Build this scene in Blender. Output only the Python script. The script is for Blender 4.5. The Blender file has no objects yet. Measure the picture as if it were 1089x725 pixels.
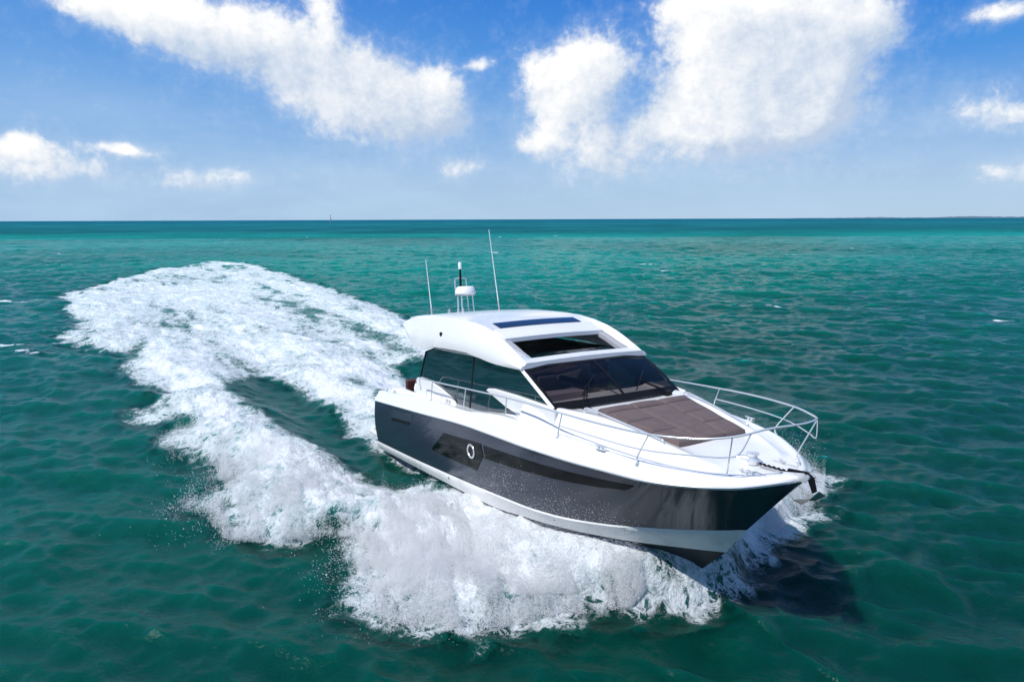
import bpy, bmesh, math, random
import numpy as np
from mathutils import Vector, Matrix

sc = bpy.context.scene
col = sc.collection
rng = np.random.default_rng(11)
random.seed(5)
R = math.radians

# ------------------------------------------------------------------ camera
# world: +X is the yacht's heading, Z up, Z = 0 the calm sea level
cam_d = bpy.data.cameras.new('camera')
cam = bpy.data.objects.new('camera', cam_d)
col.objects.link(cam)
cam_d.sensor_width = 36.0
cam_d.lens = 25.04
cam_d.clip_start = 0.1
cam_d.clip_end = 90000
CR = Vector((0.50712346, 0.86186582, -0.00362069))
CU = Vector((-0.1432204, 0.08841221, 0.98573384))
CF = Vector((-0.84989041, 0.4993702, -0.16827268))
CAM = Vector((19.16528, -8.69882, 6.48257))
cam.matrix_world = Matrix(((CR.x, CU.x, -CF.x, CAM.x), (CR.y, CU.y, -CF.y, CAM.y), (CR.z, CU.z, -CF.z, CAM.z), (0, 0, 0, 1)))
sc.camera = cam

# ------------------------------------------------------------------ sun and sky
SUN_EL = 56.0
sun_h = Vector((0.14, -0.99, 0)).normalized()
sd = Vector((sun_h.x * math.cos(R(SUN_EL)), sun_h.y * math.cos(R(SUN_EL)), math.sin(R(SUN_EL))))
ld = bpy.data.lights.new('sun', 'SUN')
ld.energy = 4.4
ld.angle = R(0.53)
ld.color = (1.0, 0.988, 0.97)
sun = bpy.data.objects.new('sun', ld)
col.objects.link(sun)
sun.rotation_euler = (-sd).to_track_quat('-Z', 'Y').to_euler()
sun.location = sd * 100

sc.view_settings.view_transform = 'Standard'
sc.view_settings.look = 'None'
sc.view_settings.gamma = 1.0
sc.view_settings.use_curve_mapping = False
sc.view_settings.exposure = 0.0
sc.cycles.max_bounces = 12
sc.cycles.diffuse_bounces = 8
sc.cycles.glossy_bounces = 4
sc.cycles.transparent_max_bounces = 16

world = bpy.data.worlds.new('World')
sc.world = world
world.use_nodes = True
WT = world.node_tree
WT.nodes.clear()


class NT:
    """small helper for node trees"""
    def __init__(self, t):
        self.t = t

    def n(self, typ, **kw):
        nd = self.t.nodes.new(typ)
        for k, v in kw.items():
            setattr(nd, k, v)
        return nd

    def link(self, a, b):
        self.t.links.new(a, b)

    def setin(self, sock, v):
        if isinstance(v, bpy.types.NodeSocket):
            self.link(v, sock)
        else:
            sock.default_value = v

    def math(self, op, a, b=0.0, c=0.0, clamp=False):
        nd = self.n('ShaderNodeMath', operation=op, use_clamp=clamp)
        for i, v in enumerate((a, b, c)):
            self.setin(nd.inputs[i], v)
        return nd.outputs[0]

    def vmath(self, op, a, b=None, scale=None):
        nd = self.n('ShaderNodeVectorMath', operation=op)
        self.setin(nd.inputs[0], a)
        if b is not None:
            self.setin(nd.inputs[1], b)
        if scale is not None:
            self.setin(nd.inputs['Scale'], scale)
        return nd

    def maprange(self, v, a, b, c=0.0, d=1.0, typ='SMOOTHSTEP'):
        nd = self.n('ShaderNodeMapRange', interpolation_type=typ)
        for i, x in enumerate((v, a, b, c, d)):
            self.setin(nd.inputs[i], x)
        return nd.outputs[0]

    def mix(self, f, a, b, blend='MIX'):
        nd = self.n('ShaderNodeMix', data_type='RGBA', blend_type=blend)
        self.setin(nd.inputs[0], f)
        self.setin(nd.inputs[6], a)
        self.setin(nd.inputs[7], b)
        return nd.outputs[2]

    def noise(self, vec, scale, detail=4.0, rough=0.55, dist=0.0, dim='3D'):
        nd = self.n('ShaderNodeTexNoise', noise_dimensions=dim)
        if vec is not None:
            self.link(vec, nd.inputs['Vector'])
        nd.inputs['Scale'].default_value = scale
        nd.inputs['Detail'].default_value = detail
        nd.inputs['Roughness'].default_value = rough
        nd.inputs['Distortion'].default_value = dist
        return nd


# cumulus clouds of the world sky: centre azimuth / elevation and radii in degrees, weight
CLOUDS = [(-28.75, 14.1, 3.68, 1.06, 1), (-25.17, 13.5, 3.55, 1.92, 1), (-21.65, 12.77, 3.7, 2.11, 1), (-18.46, 13.4, 2.78, 2.01, .8),
          (-15.36, 10.76, 3.93, 2.48, 1), (-14.02, 14.76, 1.15, 1.91, .8), (-12.03, 9.26, 3.65, 3.11, 1.1), (-8.55, 8.55, 3.72, 2.84, 1.1),
          (-5.34, 8.19, 1.95, 2.26, .9), (-5.15, 10.34, 1.35, 1.21, .7), (-2.26, 11.43, 1.21, .61, .7),
          (3.35, 10.87, 3.02, 2.27, 1.05), (6.55, 11.98, 2.4, 2.11, 1), (3.23, 7.7, 2.27, 2.87, .9), (1.63, 5.63, 1.36, .91, .8),
          (6.3, 8.4, 2.3, 3.0, .62), (7.75, 5.21, 2.6, 1.8, .42),
          (12.4, 15.3, 2.2, 1.1, .85), (15.4, 13.6, 2.9, 2.2, 1), (17.74, 13.31, 5.6, 2.88, 1.1), (14.3, 8.3, 2.9, 2.4, 1),
          (17.94, 9.56, 5.24, 3.6, 1.2), (21.15, 9.36, 4.06, 3.88, .9), (22.81, 12.29, 3.32, 3.49, .7), (25.98, 13.14, 1.79, 1.63, .7),
          (18.07, 6.95, 6.28, 1.58, .9), (12.0, 6.7, 2.4, 1.1, .7), (32.8, 12.61, 2.6, .75, .85), (33.49, 6.92, 3.0, 1.25, .95),
          (34.13, 2.78, 2.3, 1.0, .7), (-33.56, 4.81, 2.54, .76, .95), (-32.94, 3.35, 4.4, 1.2, .9), (-27.8, 4.77, 1.8, .5, .95),
          (-22.97, 2.97, 4.2, .9, .8), (-3.59, 3.86, 1.7, .8, .8), (7.0, 4.2, 3.5, 2.0, .5), (16, 4.6, 6, 1.4, .45),
          # the rest of the sky, outside the photograph
          (-60, 15, 9, 5, 1), (-85, 25, 10, 6, 1), (60, 14, 10, 4, 1), (85, 22, 9, 6, 1), (120, 16, 12, 6, 1), (160, 20, 10, 6, 1),
          (-120, 30, 11, 6, 1), (-165, 14, 12, 5, 1), (10, 42, 9, 6, 1), (-30, 50, 10, 7, 1), (50, 55, 9, 7, 1)]


def build_sky():
    # cloud density as a node group of the direction (azimuth, elevation in degrees)
    g = bpy.data.node_groups.new('cloud_density', 'ShaderNodeTree')
    g.interface.new_socket('Angles', in_out='INPUT', socket_type='NodeSocketVector')
    g.interface.new_socket('Density', in_out='OUTPUT', socket_type='NodeSocketFloat')
    N = NT(g)
    gi = N.n('NodeGroupInput')
    go = N.n('NodeGroupOutput')
    p = gi.outputs[0]
    w1 = N.noise(p, 0.22, 3, 0.55)
    warp = N.vmath('SUBTRACT', w1.outputs['Color'], (0.5, 0.5, 0.5)).outputs[0]
    warp = N.vmath('SCALE', warp, scale=1.9).outputs[0]
    q = N.vmath('ADD', p, warp).outputs[0]
    acc = None
    for a, e, ra, re, wt in CLOUDS:
        d = N.vmath('SUBTRACT', q, (a, e, 0)).outputs[0]
        d = N.vmath('MULTIPLY', d, (1 / ra, 1 / re, 0)).outputs[0]
        l = N.vmath('DOT_PRODUCT', d, d).outputs['Value']
        f = N.math('EXPONENT', N.math('MULTIPLY', l, -0.9))
        acc = N.math('MULTIPLY', f, wt) if acc is None else N.math('MULTIPLY_ADD', f, wt, acc)
    acc = N.math('MINIMUM', acc, 1.6)
    n2 = N.noise(p, 0.50, 8, 0.58)
    n2b = N.math('SUBTRACT', n2.outputs['Fac'], 0.5)
    n4 = N.noise(q, 1.7, 6, 0.62)
    dens = N.math('MULTIPLY_ADD', n2b, 1.25, acc)
    dens = N.math('MULTIPLY_ADD', N.math('SUBTRACT', n4.outputs['Fac'], 0.5), 0.75, dens)
    N.link(dens, go.inputs[0])

    N = NT(WT)
    tc = N.n('ShaderNodeTexCoord')
    sky = N.n('ShaderNodeTexSky', sky_type='NISHITA')
    sky.sun_disc = False
    sky.sun_elevation = R(SUN_EL)
    sky.sun_rotation = math.atan2(sd.x, sd.y)
    sky.altitude = 0
    sky.air_density = 1.0
    sky.dust_density = 0.3
    sky.ozone_density = 2.2
    d = tc.outputs['Generated']
    fh = N.vmath('DOT_PRODUCT', d, (-0.86218, 0.50659, 0)).outputs['Value']
    rh = N.vmath('DOT_PRODUCT', d, (0.50659, 0.86218, 0)).outputs['Value']
    sep = N.n('ShaderNodeSeparateXYZ')
    N.link(d, sep.inputs[0])
    az = N.math('MULTIPLY', N.math('ARCTAN2', rh, fh), 57.2958)
    el = N.math('MULTIPLY', N.math('ARCSINE', sep.outputs[2]), 57.2958)
    cb = N.n('ShaderNodeCombineXYZ')
    N.link(az, cb.inputs[0])
    N.link(el, cb.inputs[1])
    A = cb.outputs[0]
    g1 = N.n('ShaderNodeGroup', node_tree=g)
    N.link(A, g1.inputs[0])
    g2 = N.n('ShaderNodeGroup', node_tree=g)
    N.link(N.vmath('ADD', A, (-1.0, 0.8, 0)).outputs[0], g2.inputs[0])
    g3 = N.n('ShaderNodeGroup', node_tree=g)
    N.link(N.vmath('ADD', A, (-4.6, 2.2, 0)).outputs[0], g3.inputs[0])
    dens = g1.outputs[0]
    above = N.maprange(el, 0.2, 3.5)
    cov = N.math('MULTIPLY', N.maprange(dens, 0.36, 1.08), above)
    # cloud light: the side towards the sun is bright, the far side and the underside grey
    lit = N.math('MULTIPLY_ADD', N.math('SUBTRACT', dens, g2.outputs[0]), 0.46, 0.39)
    lit = N.math('MULTIPLY_ADD', N.math('SUBTRACT', dens, g3.outputs[0]), 0.33, lit, clamp=True)
    ccol = N.mix(lit, (5.9, 7.3, 9.4, 1), (11.9, 11.95, 12.0, 1))
    # clear maritime air: deep blue overhead, pale blue at the horizon
    cr = N.n('ShaderNodeValToRGB')
    N.link(N.math('DIVIDE', el, 90.0), cr.inputs[0])
    e = cr.color_ramp.elements
    e[0].position, e[0].color = 0.0, (.46, .66, .89, 1)
    e[1].position, e[1].color = 1.0, (.05, .16, .45, 1)
    for p_, c_ in ((.035, (.40, .60, .88)), (.08, (.19, .43, .85)), (.125, (.060, .31, .83)), (.18, (.014, .21, .76)), (.35, (.07, .21, .58))):
        q_ = e.new(p_)
        q_.color = (*c_, 1)
    ramp = N.vmath('SCALE', cr.outputs[0], scale=11.2).outputs[0]
    # a little paler towards the sun's side (left of the heading)
    pal = N.math('MULTIPLY', N.maprange(az, 25.0, -40.0), N.maprange(el, 25.0, 6.0, 0.0, 0.42))
    ramp = N.mix(pal, ramp, (3.2, 6.0, 10.2, 1))
    skyc = N.mix(0.86, sky.outputs[0], ramp)
    veil_n = N.noise(N.vmath('MULTIPLY', A, (0.35, 1.0, 1)).outputs[0], 0.22, 4, 0.6)
    veil = N.math('MULTIPLY', N.maprange(el, 13.0, 2.0), N.maprange(veil_n.outputs['Fac'], 0.35, 0.75, 0.03, 0.5))
    base = N.mix(veil, skyc, (6.1, 8.2, 10.5, 1))
    wisp = N.math('MULTIPLY', N.math('MULTIPLY', N.maprange(dens, -0.05, 0.8), 0.20), above)
    base = N.mix(wisp, base, (9.6, 10.3, 11.4, 1))
    allc = N.mix(cov, base, ccol)
    bg = N.n('ShaderNodeBackground')
    bg.inputs['Strength'].default_value = 0.085
    N.link(allc, bg.inputs['Color'])
    out = N.n('ShaderNodeOutputWorld')
    N.link(bg.outputs[0], out.inputs[0])
    world.cycles.sampling_method = 'MANUAL'
    world.cycles.sample_map_resolution = 512


build_sky()


# ------------------------------------------------------------------ materials
def mat(name, color, rough=0.5, metal=0.0, spec=0.5, coat=0.0, bump=None, var=0.0, var_scale=3.0):
    m = bpy.data.materials.new(name)
    m.use_nodes = True
    N = NT(m.node_tree)
    b = m.node_tree.nodes['Principled BSDF']
    c4 = (*color, 1)
    b.inputs['Base Color'].default_value = c4
    b.inputs['Roughness'].default_value = rough
    b.inputs['Metallic'].default_value = metal
    b.inputs['Specular IOR Level'].default_value = spec
    b.inputs['Coat Weight'].default_value = coat
    b.inputs['Coat Roughness'].default_value = 0.04
    tc = N.n('ShaderNodeTexCoord')
    if var > 0:
        nz = N.noise(tc.outputs['Object'], var_scale, 5, 0.6)
        f = N.maprange(nz.outputs['Fac'], 0.3, 0.7, 1 - var, 1 + var * 0.4)
        v = N.n('ShaderNodeHueSaturation')
        v.inputs['Color'].default_value = c4
        N.link(f, v.inputs['Value'])
        N.link(v.outputs[0], b.inputs['Base Color'])
        N.link(N.maprange(nz.outputs['Fac'], 0.3, 0.7, rough * 0.8, min(1, rough * 1.3)), b.inputs['Roughness'])
    if bump:
        nz = N.noise(tc.outputs['Object'], bump[0], 4, 0.6)
        bp = N.n('ShaderNodeBump')
        bp.inputs['Strength'].default_value = bump[1]
        bp.inputs['Distance'].default_value = bump[2]
        N.link(nz.outputs['Fac'], bp.inputs['Height'])
        N.link(bp.outputs[0], b.inputs['Normal'])
    return m


def glass_mat(name, tint, opacity, base, rough=0.02, ior=1.5):
    m = bpy.data.materials.new(name)
    m.use_nodes = True
    N = NT(m.node_tree)
    m.node_tree.nodes.clear()
    tr = N.n('ShaderNodeBsdfTransparent')
    tr.inputs[0].default_value = (*tint, 1)
    pb = N.n('ShaderNodeBsdfPrincipled')
    pb.inputs['Base Color'].default_value = (*base, 1)
    pb.inputs['Roughness'].default_value = rough
    pb.inputs['Specular IOR Level'].default_value = 0.5
    gl = N.n('ShaderNodeBsdfGlossy')
    gl.inputs['Roughness'].default_value = rough
    fr = N.n('ShaderNodeFresnel')
    fr.inputs['IOR'].default_value = ior
    m1 = N.n('ShaderNodeMixShader')
    m1.inputs[0].default_value = opacity
    N.link(tr.outputs[0], m1.inputs[1])
    N.link(pb.outputs[0], m1.inputs[2])
    m2 = N.n('ShaderNodeMixShader')
    N.link(fr.outputs[0], m2.inputs[0])
    N.link(m1.outputs[0], m2.inputs[1])
    N.link(gl.outputs[0], m2.inputs[2])
    o = N.n('ShaderNodeOutputMaterial')
    N.link(m2.outputs[0], o.inputs[0])
    return m


M_white = mat('white_gelcoat', (0.80, 0.79, 0.77), 0.22, coat=0.4, var=0.03, var_scale=1.3)
M_nonskid = mat('white_nonskid_deck', (0.76, 0.75, 0.73), 0.6, bump=(160, 0.25, 0.004), var=0.04)
M_hull = mat('graphite_hull_paint', (0.027, 0.034, 0.054), 0.18, metal=0.1, spec=0.32, coat=0.42)
M_stripe = mat('white_boot_stripe', (0.74, 0.73, 0.70), 0.3, var=0.10, var_scale=1.5)
M_bottom = mat('black_bottom_paint', (0.012, 0.013, 0.015), 0.5, var=0.2)
M_blackgloss = mat('black_hull_glazing', (0.004, 0.006, 0.006), 0.05, spec=0.12)
M_black = mat('black_trim', (0.008, 0.008, 0.009), 0.4, spec=0.15)
M_chrome = mat('polished_steel', (0.80, 0.80, 0.79), 0.24, metal=0.6)
M_pad = mat('taupe_cushion', (0.135, 0.098, 0.092), 0.85, bump=(90, 0.35, 0.006), var=0.15, var_scale=5)
M_seam = mat('dark_cushion_seam', (0.030, 0.021, 0.020), 0.9)
M_navy = mat('navy_skylight_glass', (0.006, 0.010, 0.035), 0.05, coat=0.5)
M_grey = mat('grey_frame', (0.42, 0.42, 0.43), 0.4, var=0.05)
M_dash = mat('grey_dashboard', (0.30, 0.245, 0.25), 0.7, var=0.1)
M_dark = mat('dark_interior', (0.030, 0.026, 0.024), 0.6, var=0.2)
M_brown = mat('brown_interior', (0.12, 0.085, 0.065), 0.6, var=0.15)
M_seat = mat('burgundy_upholstery', (0.11, 0.035, 0.035), 0.7, var=0.15)
M_teak = mat('teak_deck', (0.30, 0.17, 0.09), 0.7, var=0.25, var_scale=6)
M_sideglass = glass_mat('tinted_glass_painted_reflection', (0.72, 0.86, 0.88), 0.42, (0.010, 0.050, 0.068), ior=2.5)  # teal base colour paints the sea's reflection into the tinted glass
M_wsglass = glass_mat('tinted_windshield_glass', (0.52, 0.50, 0.51), 0.10, (0.006, 0.006, 0.010), ior=1.33)
M_plastic = mat('white_plastic', (0.78, 0.78, 0.78), 0.35)
M_anchor = mat('galvanised_steel', (0.55, 0.56, 0.57), 0.35, metal=0.8, var=0.2, var_scale=12)
M_antenna = mat('white_fibreglass', (0.82, 0.83, 0.83), 0.4)


# ------------------------------------------------------------------ mesh helpers
class MB:
    def __init__(self):
        self.v = []
        self.f = []

    def add(self, verts, faces):
        o = len(self.v)
        self.v += [tuple(v) for v in verts]
        self.f += [tuple(i + o for i in f) for f in faces]
        return self

    def grid(self, rows, closed=False):
        n = len(rows[0])
        vs = [p for r in rows for p in r]
        fs = []
        for i in range(len(rows) - 1):
            for j in range(n - 1 + (1 if closed else 0)):
                k = (j + 1) % n
                fs.append((i * n + j, i * n + k, (i + 1) * n + k, (i + 1) * n + j))
        return self.add(vs, fs)

    def box(self, c, s, m=None):
        hx, hy, hz = s[0] / 2, s[1] / 2, s[2] / 2
        vs = [Vector((x, y, z)) for x in (-hx, hx) for y in (-hy, hy) for z in (-hz, hz)]
        if m is not None:
            vs = [m @ v for v in vs]
        vs = [v + Vector(c) for v in vs]
        return self.add(vs, [(0, 1, 3, 2), (4, 6, 7, 5), (0, 4, 5, 1), (2, 3, 7, 6), (0, 2, 6, 4), (1, 5, 7, 3)])

    def tube(self, pts, r, seg=8, caps=True):
        pts = [Vector(p) for p in pts]
        rows = []
        up = Vector((0, 0, 1))
        for i, p in enumerate(pts):
            a = pts[max(0, i - 1)]
            b = pts[min(len(pts) - 1, i + 1)]
            t = (b - a).normalized()
            ref = up if abs(t.dot(up)) < 0.95 else Vector((0, 1, 0))
            x = t.cross(ref).normalized()
            y = x.cross(t)
            rr = r[i] if isinstance(r, (list, tuple)) else r
            rows.append([p + (x * math.cos(q) + y * math.sin(q)) * rr for q in [2 * math.pi * k / seg for k in range(seg)]])
        self.grid(rows, closed=True)
        if caps:
            o = len(self.v) - len(pts) * seg
            self.f.append(tuple(o + k for k in range(seg))[::-1])
            self.f.append(tuple(o + (len(pts) - 1) * seg + k for k in range(seg)))
        return self

    def lathe(self, c, prof, seg=24):
        rows = [[(c[0] + r * math.cos(2 * math.pi * k / seg), c[1] + r * math.sin(2 * math.pi * k / seg), c[2] + z) for k in range(seg)] for r, z in prof]
        return self.grid(rows, closed=True)

    def prism(self, poly, off):
        n = len(poly)
        a = [Vector(p) for p in poly]
        b = [p + Vector(off) for p in a]
        fs = [tuple(range(n)), tuple(range(2 * n - 1, n - 1, -1))]
        fs += [(i, i + n, (i + 1) % n + n, (i + 1) % n) for i in range(n)]
        return self.add(a + b, fs)

    def build(self, name, material, parent=None, smooth=False, bevel=0.0, angle=40):
        me = bpy.data.meshes.new(name)
        me.from_pydata(self.v, [], self.f)
        me.validate()
        bm = bmesh.new()
        bm.from_mesh(me)
        bmesh.ops.remove_doubles(bm, verts=bm.verts, dist=1e-5)
        bmesh.ops.recalc_face_normals(bm, faces=bm.faces)
        bm.to_mesh(me)
        bm.free()
        me.materials.append(material)
        o = bpy.data.objects.new(name, me)
        col.objects.link(o)
        if parent is not None:
            o.parent = parent
        if smooth:
            me.polygons.foreach_set('use_smooth', [True] * len(me.polygons))
            me.set_sharp_from_angle(angle=R(angle))
        if bevel > 0:
            md = o.modifiers.new('bevel', 'BEVEL')
            md.width = bevel
            md.segments = 2
            md.limit_method = 'ANGLE'
        return o


def tag(o, label=None, cat=None, group=None, kind=None):
    for k, v in (('label', label), ('category', cat), ('group', group), ('kind', kind)):
        if v:
            o[k] = v
    return o


def spline(pts, n=8):
    """Catmull-Rom through points"""
    P = [Vector(p) for p in pts]
    out = []
    for i in range(len(P) - 1):
        p0 = P[max(0, i - 1)]
        p1, p2 = P[i], P[i + 1]
        p3 = P[min(len(P) - 1, i + 2)]
        for k in range(n):
            t = k / n
            out.append(0.5 * ((2 * p1) + (p2 - p0) * t + (2 * p0 - 5 * p1 + 4 * p2 - p3) * t * t + (3 * p1 - p0 - 3 * p2 + p3) * t ** 3))
    out.append(P[-1])
    return out


def pch(x, xs, ys):
    """smooth monotone-ish interpolation"""
    xs = np.asarray(xs, float)
    ys = np.asarray(ys, float)
    d = np.diff(ys) / np.diff(xs)
    m = np.zeros_like(ys)
    for i in range(1, len(ys) - 1):
        m[i] = 0 if d[i - 1] * d[i] <= 0 else 2 * d[i - 1] * d[i] / (d[i - 1] + d[i])
    m[0], m[-1] = d[0], d[-1]
    x = float(np.clip(x, xs[0], xs[-1]))
    i = int(np.clip(np.searchsorted(xs, x) - 1, 0, len(xs) - 2))
    h = xs[i + 1] - xs[i]
    t = (x - xs[i]) / h
    return float(ys[i] * (1 + 2 * t) * (1 - t) ** 2 + m[i] * h * t * (1 - t) ** 2 + ys[i + 1] * t * t * (3 - 2 * t) + m[i + 1] * h * t * t * (t - 1))


# ------------------------------------------------------------------ the yacht
yacht = bpy.data.objects.new('motor_yacht', None)
col.objects.link(yacht)
YM = Matrix(((0.9983109520, 0.0004628115, -0.0580949983, 0), (0, 0.9999682693, 0.0079662073, 0), (0.0580968418, -0.0079527520, 0.9982792749, 0), (0, 0, 0, 1)))
yacht.matrix_world = YM
tag(yacht, 'white motor yacht with dark graphite hull and brown foredeck sunpad speeding across the sea', 'yacht')

BX = [0, 3, 6, 8, 9.5, 10.5, 11.2, 12, 12.4, 12.65, 12.8, 12.88]
BY = [2.03, 2.1, 2.13, 2.13, 2.05, 1.89, 1.68, 1.20, .80, .48, .25, 0]


def bS(x): return max(0.0, pch(x, BX, BY))
def zS(x): return pch(x, [0, 3.76, 6.32, 8.55, 10.5, 11.5, 12.3, 12.9], [1.33, 1.60, 1.77, 1.82, 1.84, 1.81, 1.83, 1.95])
def bT(x): return max(0.0, pch(x, [0, 3, 6, 8, 9, 10, 11, 11.5, 11.85], [2.0, 2.0, 1.99, 1.93, 1.78, 1.42, .78, .38, 0]))
def zT(x): return pch(x, [0, 2.77, 5.36, 7.42, 9, 10.77, 11.85], [.16, .27, .41, .53, .61, .75, .86])
def bB(x): return max(0.0, pch(x, [0, 6, 8, 9, 10, 11, 11.41], [1.97, 1.94, 1.83, 1.62, 1.18, .38, 0]))
def zB(x): return pch(x, [0, 4.95, 6.96, 8.05, 9, 10, 11.41], [-.06, .10, .17, .28, .33, .36, .33])
def zG(x): return pch(x, [0, 1, 2.5, 4, 5.7, 6.4, 7.5, 9.3, 11.07, 12.2, 12.9], [1.62, 1.70, 1.84, 1.97, 2.01, 2.10, 2.19, 2.18, 2.08, 1.99, 2.03])


XS_END, XT_END, XB_END = 12.88, 11.85, 11.41
X0 = 0.1


def topside(u, w):
    """point on the starboard topside; u 0 stern .. 1 stem, w 0 stripe .. 1 sheer"""
    xe = XT_END + (XS_END - XT_END) * w
    x = X0 + (xe - X0) * u
    xt = X0 + (XT_END - X0) * u
    xs = X0 + (XS_END - X0) * u
    bt, zt, bs, zs = bT(xt), zT(xt), bS(xs), zS(xs)
    p = 1.0 + 0.45 * max(0, (u - 0.55) / 0.45)
    b = bt + (bs - bt) * (w ** p)
    b += 0.05 * math.sin(math.pi * w) * (1 - u) ** 0.5
    return x, b, zt + (zs - zt) * w


def hull_at(x, z):
    """y half breadth on the topside at given x, z"""
    w = 0.5
    u = 0.5
    for _ in range(40):
        xe = XT_END + (XS_END - XT_END) * w
        u = min(1, (x - X0) / (xe - X0))
        zt = zT(X0 + (XT_END - X0) * u)
        zs = zS(X0 + (XS_END - X0) * u)
        w = min(1, max(0, 0.5 * w + 0.5 * (z - zt) / (zs - zt)))
    return topside(u, w)[1]


US = [1 - (1 - i / 70) ** 1.8 for i in range(71)]


def both(rows_half):
    """rows of (x,b,z) -> starboard rows and port rows"""
    return [[(x, -b, z) for x, b, z in r] for r in rows_half], [[(x, b, z) for x, b, z in r] for r in rows_half]


h = MB()
rows = [[topside(u, w / 10) for w in range(11)] for u in US]
for rr in both(rows):
    h.grid(rr)
# transom
tr_ = rows[0]
h.grid([[(x, -b, z) for x, b, z in tr_], [(x, b, z) for x, b, z in tr_]])
hull = h.build('hull', M_hull, yacht, smooth=True, angle=35)

s = MB()
rows = []
for u in US:
    xt, xb = X0 + (XT_END - X0) * u, X0 + (XB_END - X0) * u
    T = (xt, bT(xt), zT(xt))
    B = (xb, bB(xb), zB(xb))
    k = 0.04 * (1 - u)
    rows.append([(T[0], T[1] + k * .5, T[2]), (T[0] * .97 + B[0] * .03, T[1] + 0.03 * (1 - u ** 6), T[2] - 0.03),
                 (T[0] * .5 + B[0] * .5, T[1] * .5 + B[1] * .5 + k, T[2] * .5 + B[2] * .5), B])
for rr in both(rows):
    s.grid(rr)
s.grid([[(x, -b, z) for x, b, z in rows[0]], [(x, b, z) for x, b, z in rows[0]]])
s.build('boot_stripe', M_stripe, hull, smooth=True, angle=50)
s = MB()
rows = []
for u in US:
    xb = X0 + (XB_END - X0) * u
    xk = X0 + (10.6 - X0) * u
    B = (xb, bB(xb) - 0.004, zB(xb))
    C = (xb - .05 * u, bB(xb) * .9, zB(xb) - .05)
    K = (xk, 0, -.75 + .35 * u ** 4)
    rows.append([B, C, tuple(.5 * (a + b) for a, b in zip(C, K)), K])
for rr in both(rows):
    s.grid(rr)
s.build('hull_bottom', M_bottom, hull, smooth=True)


def side_patch(name, st, up, lo, off, material, parent, thick=0.012, n=8, subdiv=6):
    """strip lying on the hull side between two polylines given over the stations st"""
    res = []
    for sgn in (-1, 1):
        m = MB()
        xs = []
        for a, b in zip(st[:-1], st[1:]):
            xs += [a + (b - a) * k / subdiv for k in range(subdiv)]
        xs.append(st[-1])
        outer, inner = [], []
        for x in xs:
            zu, zl = np.interp(x, st, up), np.interp(x, st, lo)
            ro, ri = [], []
            for k in range(n + 1):
                z = zl + (zu - zl) * k / n
                y = hull_at(x, z)
                ro.append((x, sgn * (y + off), z))
                ri.append((x, sgn * (y + off - thick), z))
            outer.append(ro)
            inner.append(ri)
        m.grid(outer)
        edge_o = [r[0] for r in outer] + [p for p in outer[-1][1:]] + [r[-1] for r in outer[::-1]][1:] + [p for p in outer[0][::-1][1:]]
        edge_i = [r[0] for r in inner] + [p for p in inner[-1][1:]] + [r[-1] for r in inner[::-1]][1:] + [p for p in inner[0][::-1][1:]]
        m.grid([edge_o, edge_i])
        res.append(m.build(name, material, parent, smooth=True, angle=60))
    return res


wins = side_patch('hull_window', [4.17, 4.58, 4.95, 5.6, 6.43, 6.77, 6.83], [.845, 1.12, 1.385, 1.43, 1.497, 1.52, 1.27], [.815, .82, .828, .84, .86, 1.20, 1.25], 0.010, M_blackgloss, hull)
side_patch('hull_trim_band', [6.89, 7.5, 9.3, 10.8, 11.02], [1.512, 1.54, 1.62, 1.675, 1.672], [1.235, 1.275, 1.41, 1.53, 1.66], 0.008, M_blackgloss, hull, subdiv=10)
side_patch('exhaust_vent', [1.55, 1.62, 2.75, 2.85], [1.12, 1.125, 1.23, 1.235], [1.06, 1.06, 1.165, 1.17], 0.012, M_black, hull, n=2)
M_panel = mat('graphite_panel_paint', (0.045, 0.052, 0.072), 0.22, metal=0.2, coat=0.6)
side_patch('vent_panel', [1.52, 1.60, 2.92, 3.00], [1.26, 1.33, 1.465, 1.42], [1.15, 1.135, 1.25, 1.27], 0.006, M_panel, hull, n=3)
for wo, sgn in zip(wins, (-1, 1)):
    m = MB()
    cx, cz = 6.3, 1.26
    y = sgn * (hull_at(cx, cz) + 0.016)
    rows = []
    for k in range(28):
        a = 2 * math.pi * k / 28
        c = Vector((cx + .145 * math.cos(a), y, cz + .135 * math.sin(a)))
        rad = Vector((math.cos(a), 0, math.sin(a)))
        rows.append([c + rad * (.023 * math.cos(q)) + Vector((0, sgn * .016 * math.sin(q), 0)) for q in [2 * math.pi * j / 8 for j in range(8)]])
    rows.append(rows[0])
    m.grid(rows, closed=True)
    m.build('porthole_ring', M_chrome, wo, smooth=True)

for fx, fz in ((4.9, .30), (7.25, .42), (8.9, .50)):
    for sgn in (-1, 1):
        m = MB()
        yb = .5 * (bT(fx) + bB(fx)) + .045 * (1 - fx / 12)
        m.tube([(fx, sgn * (yb - .06), fz), (fx, sgn * (yb + .016), fz)], [.032, .030], 10)
        m.build('through_hull_fitting', M_black, hull)
# stainless rub strip along the sheer
for sgn in (-1, 1):
    m = MB()
    m.tube([(x, sgn * (bS(x) + .026), zS(x) + .022) for x in [.12 + 12.72 * (1 - (1 - i / 60) ** 1.6) for i in range(61)]], .011, 6)
    m.build('rub_strip', M_chrome, hull, smooth=True)

# ---- deck, gunwale and coachroof in one moulding
def yt(x): return pch(x, [7.75, 8.3, 9.4, 11.1, 11.7, 12.3, 12.9], [1.64, 1.61, 1.36, 1.0, .80, .45, .0])
def ztk(x): return pch(x, [7.75, 8.3, 9.4, 11.1, 11.8, 12.4, 12.9], [2.49, 2.47, 2.45, 2.19, 2.06, 1.995, 2.03])


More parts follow.
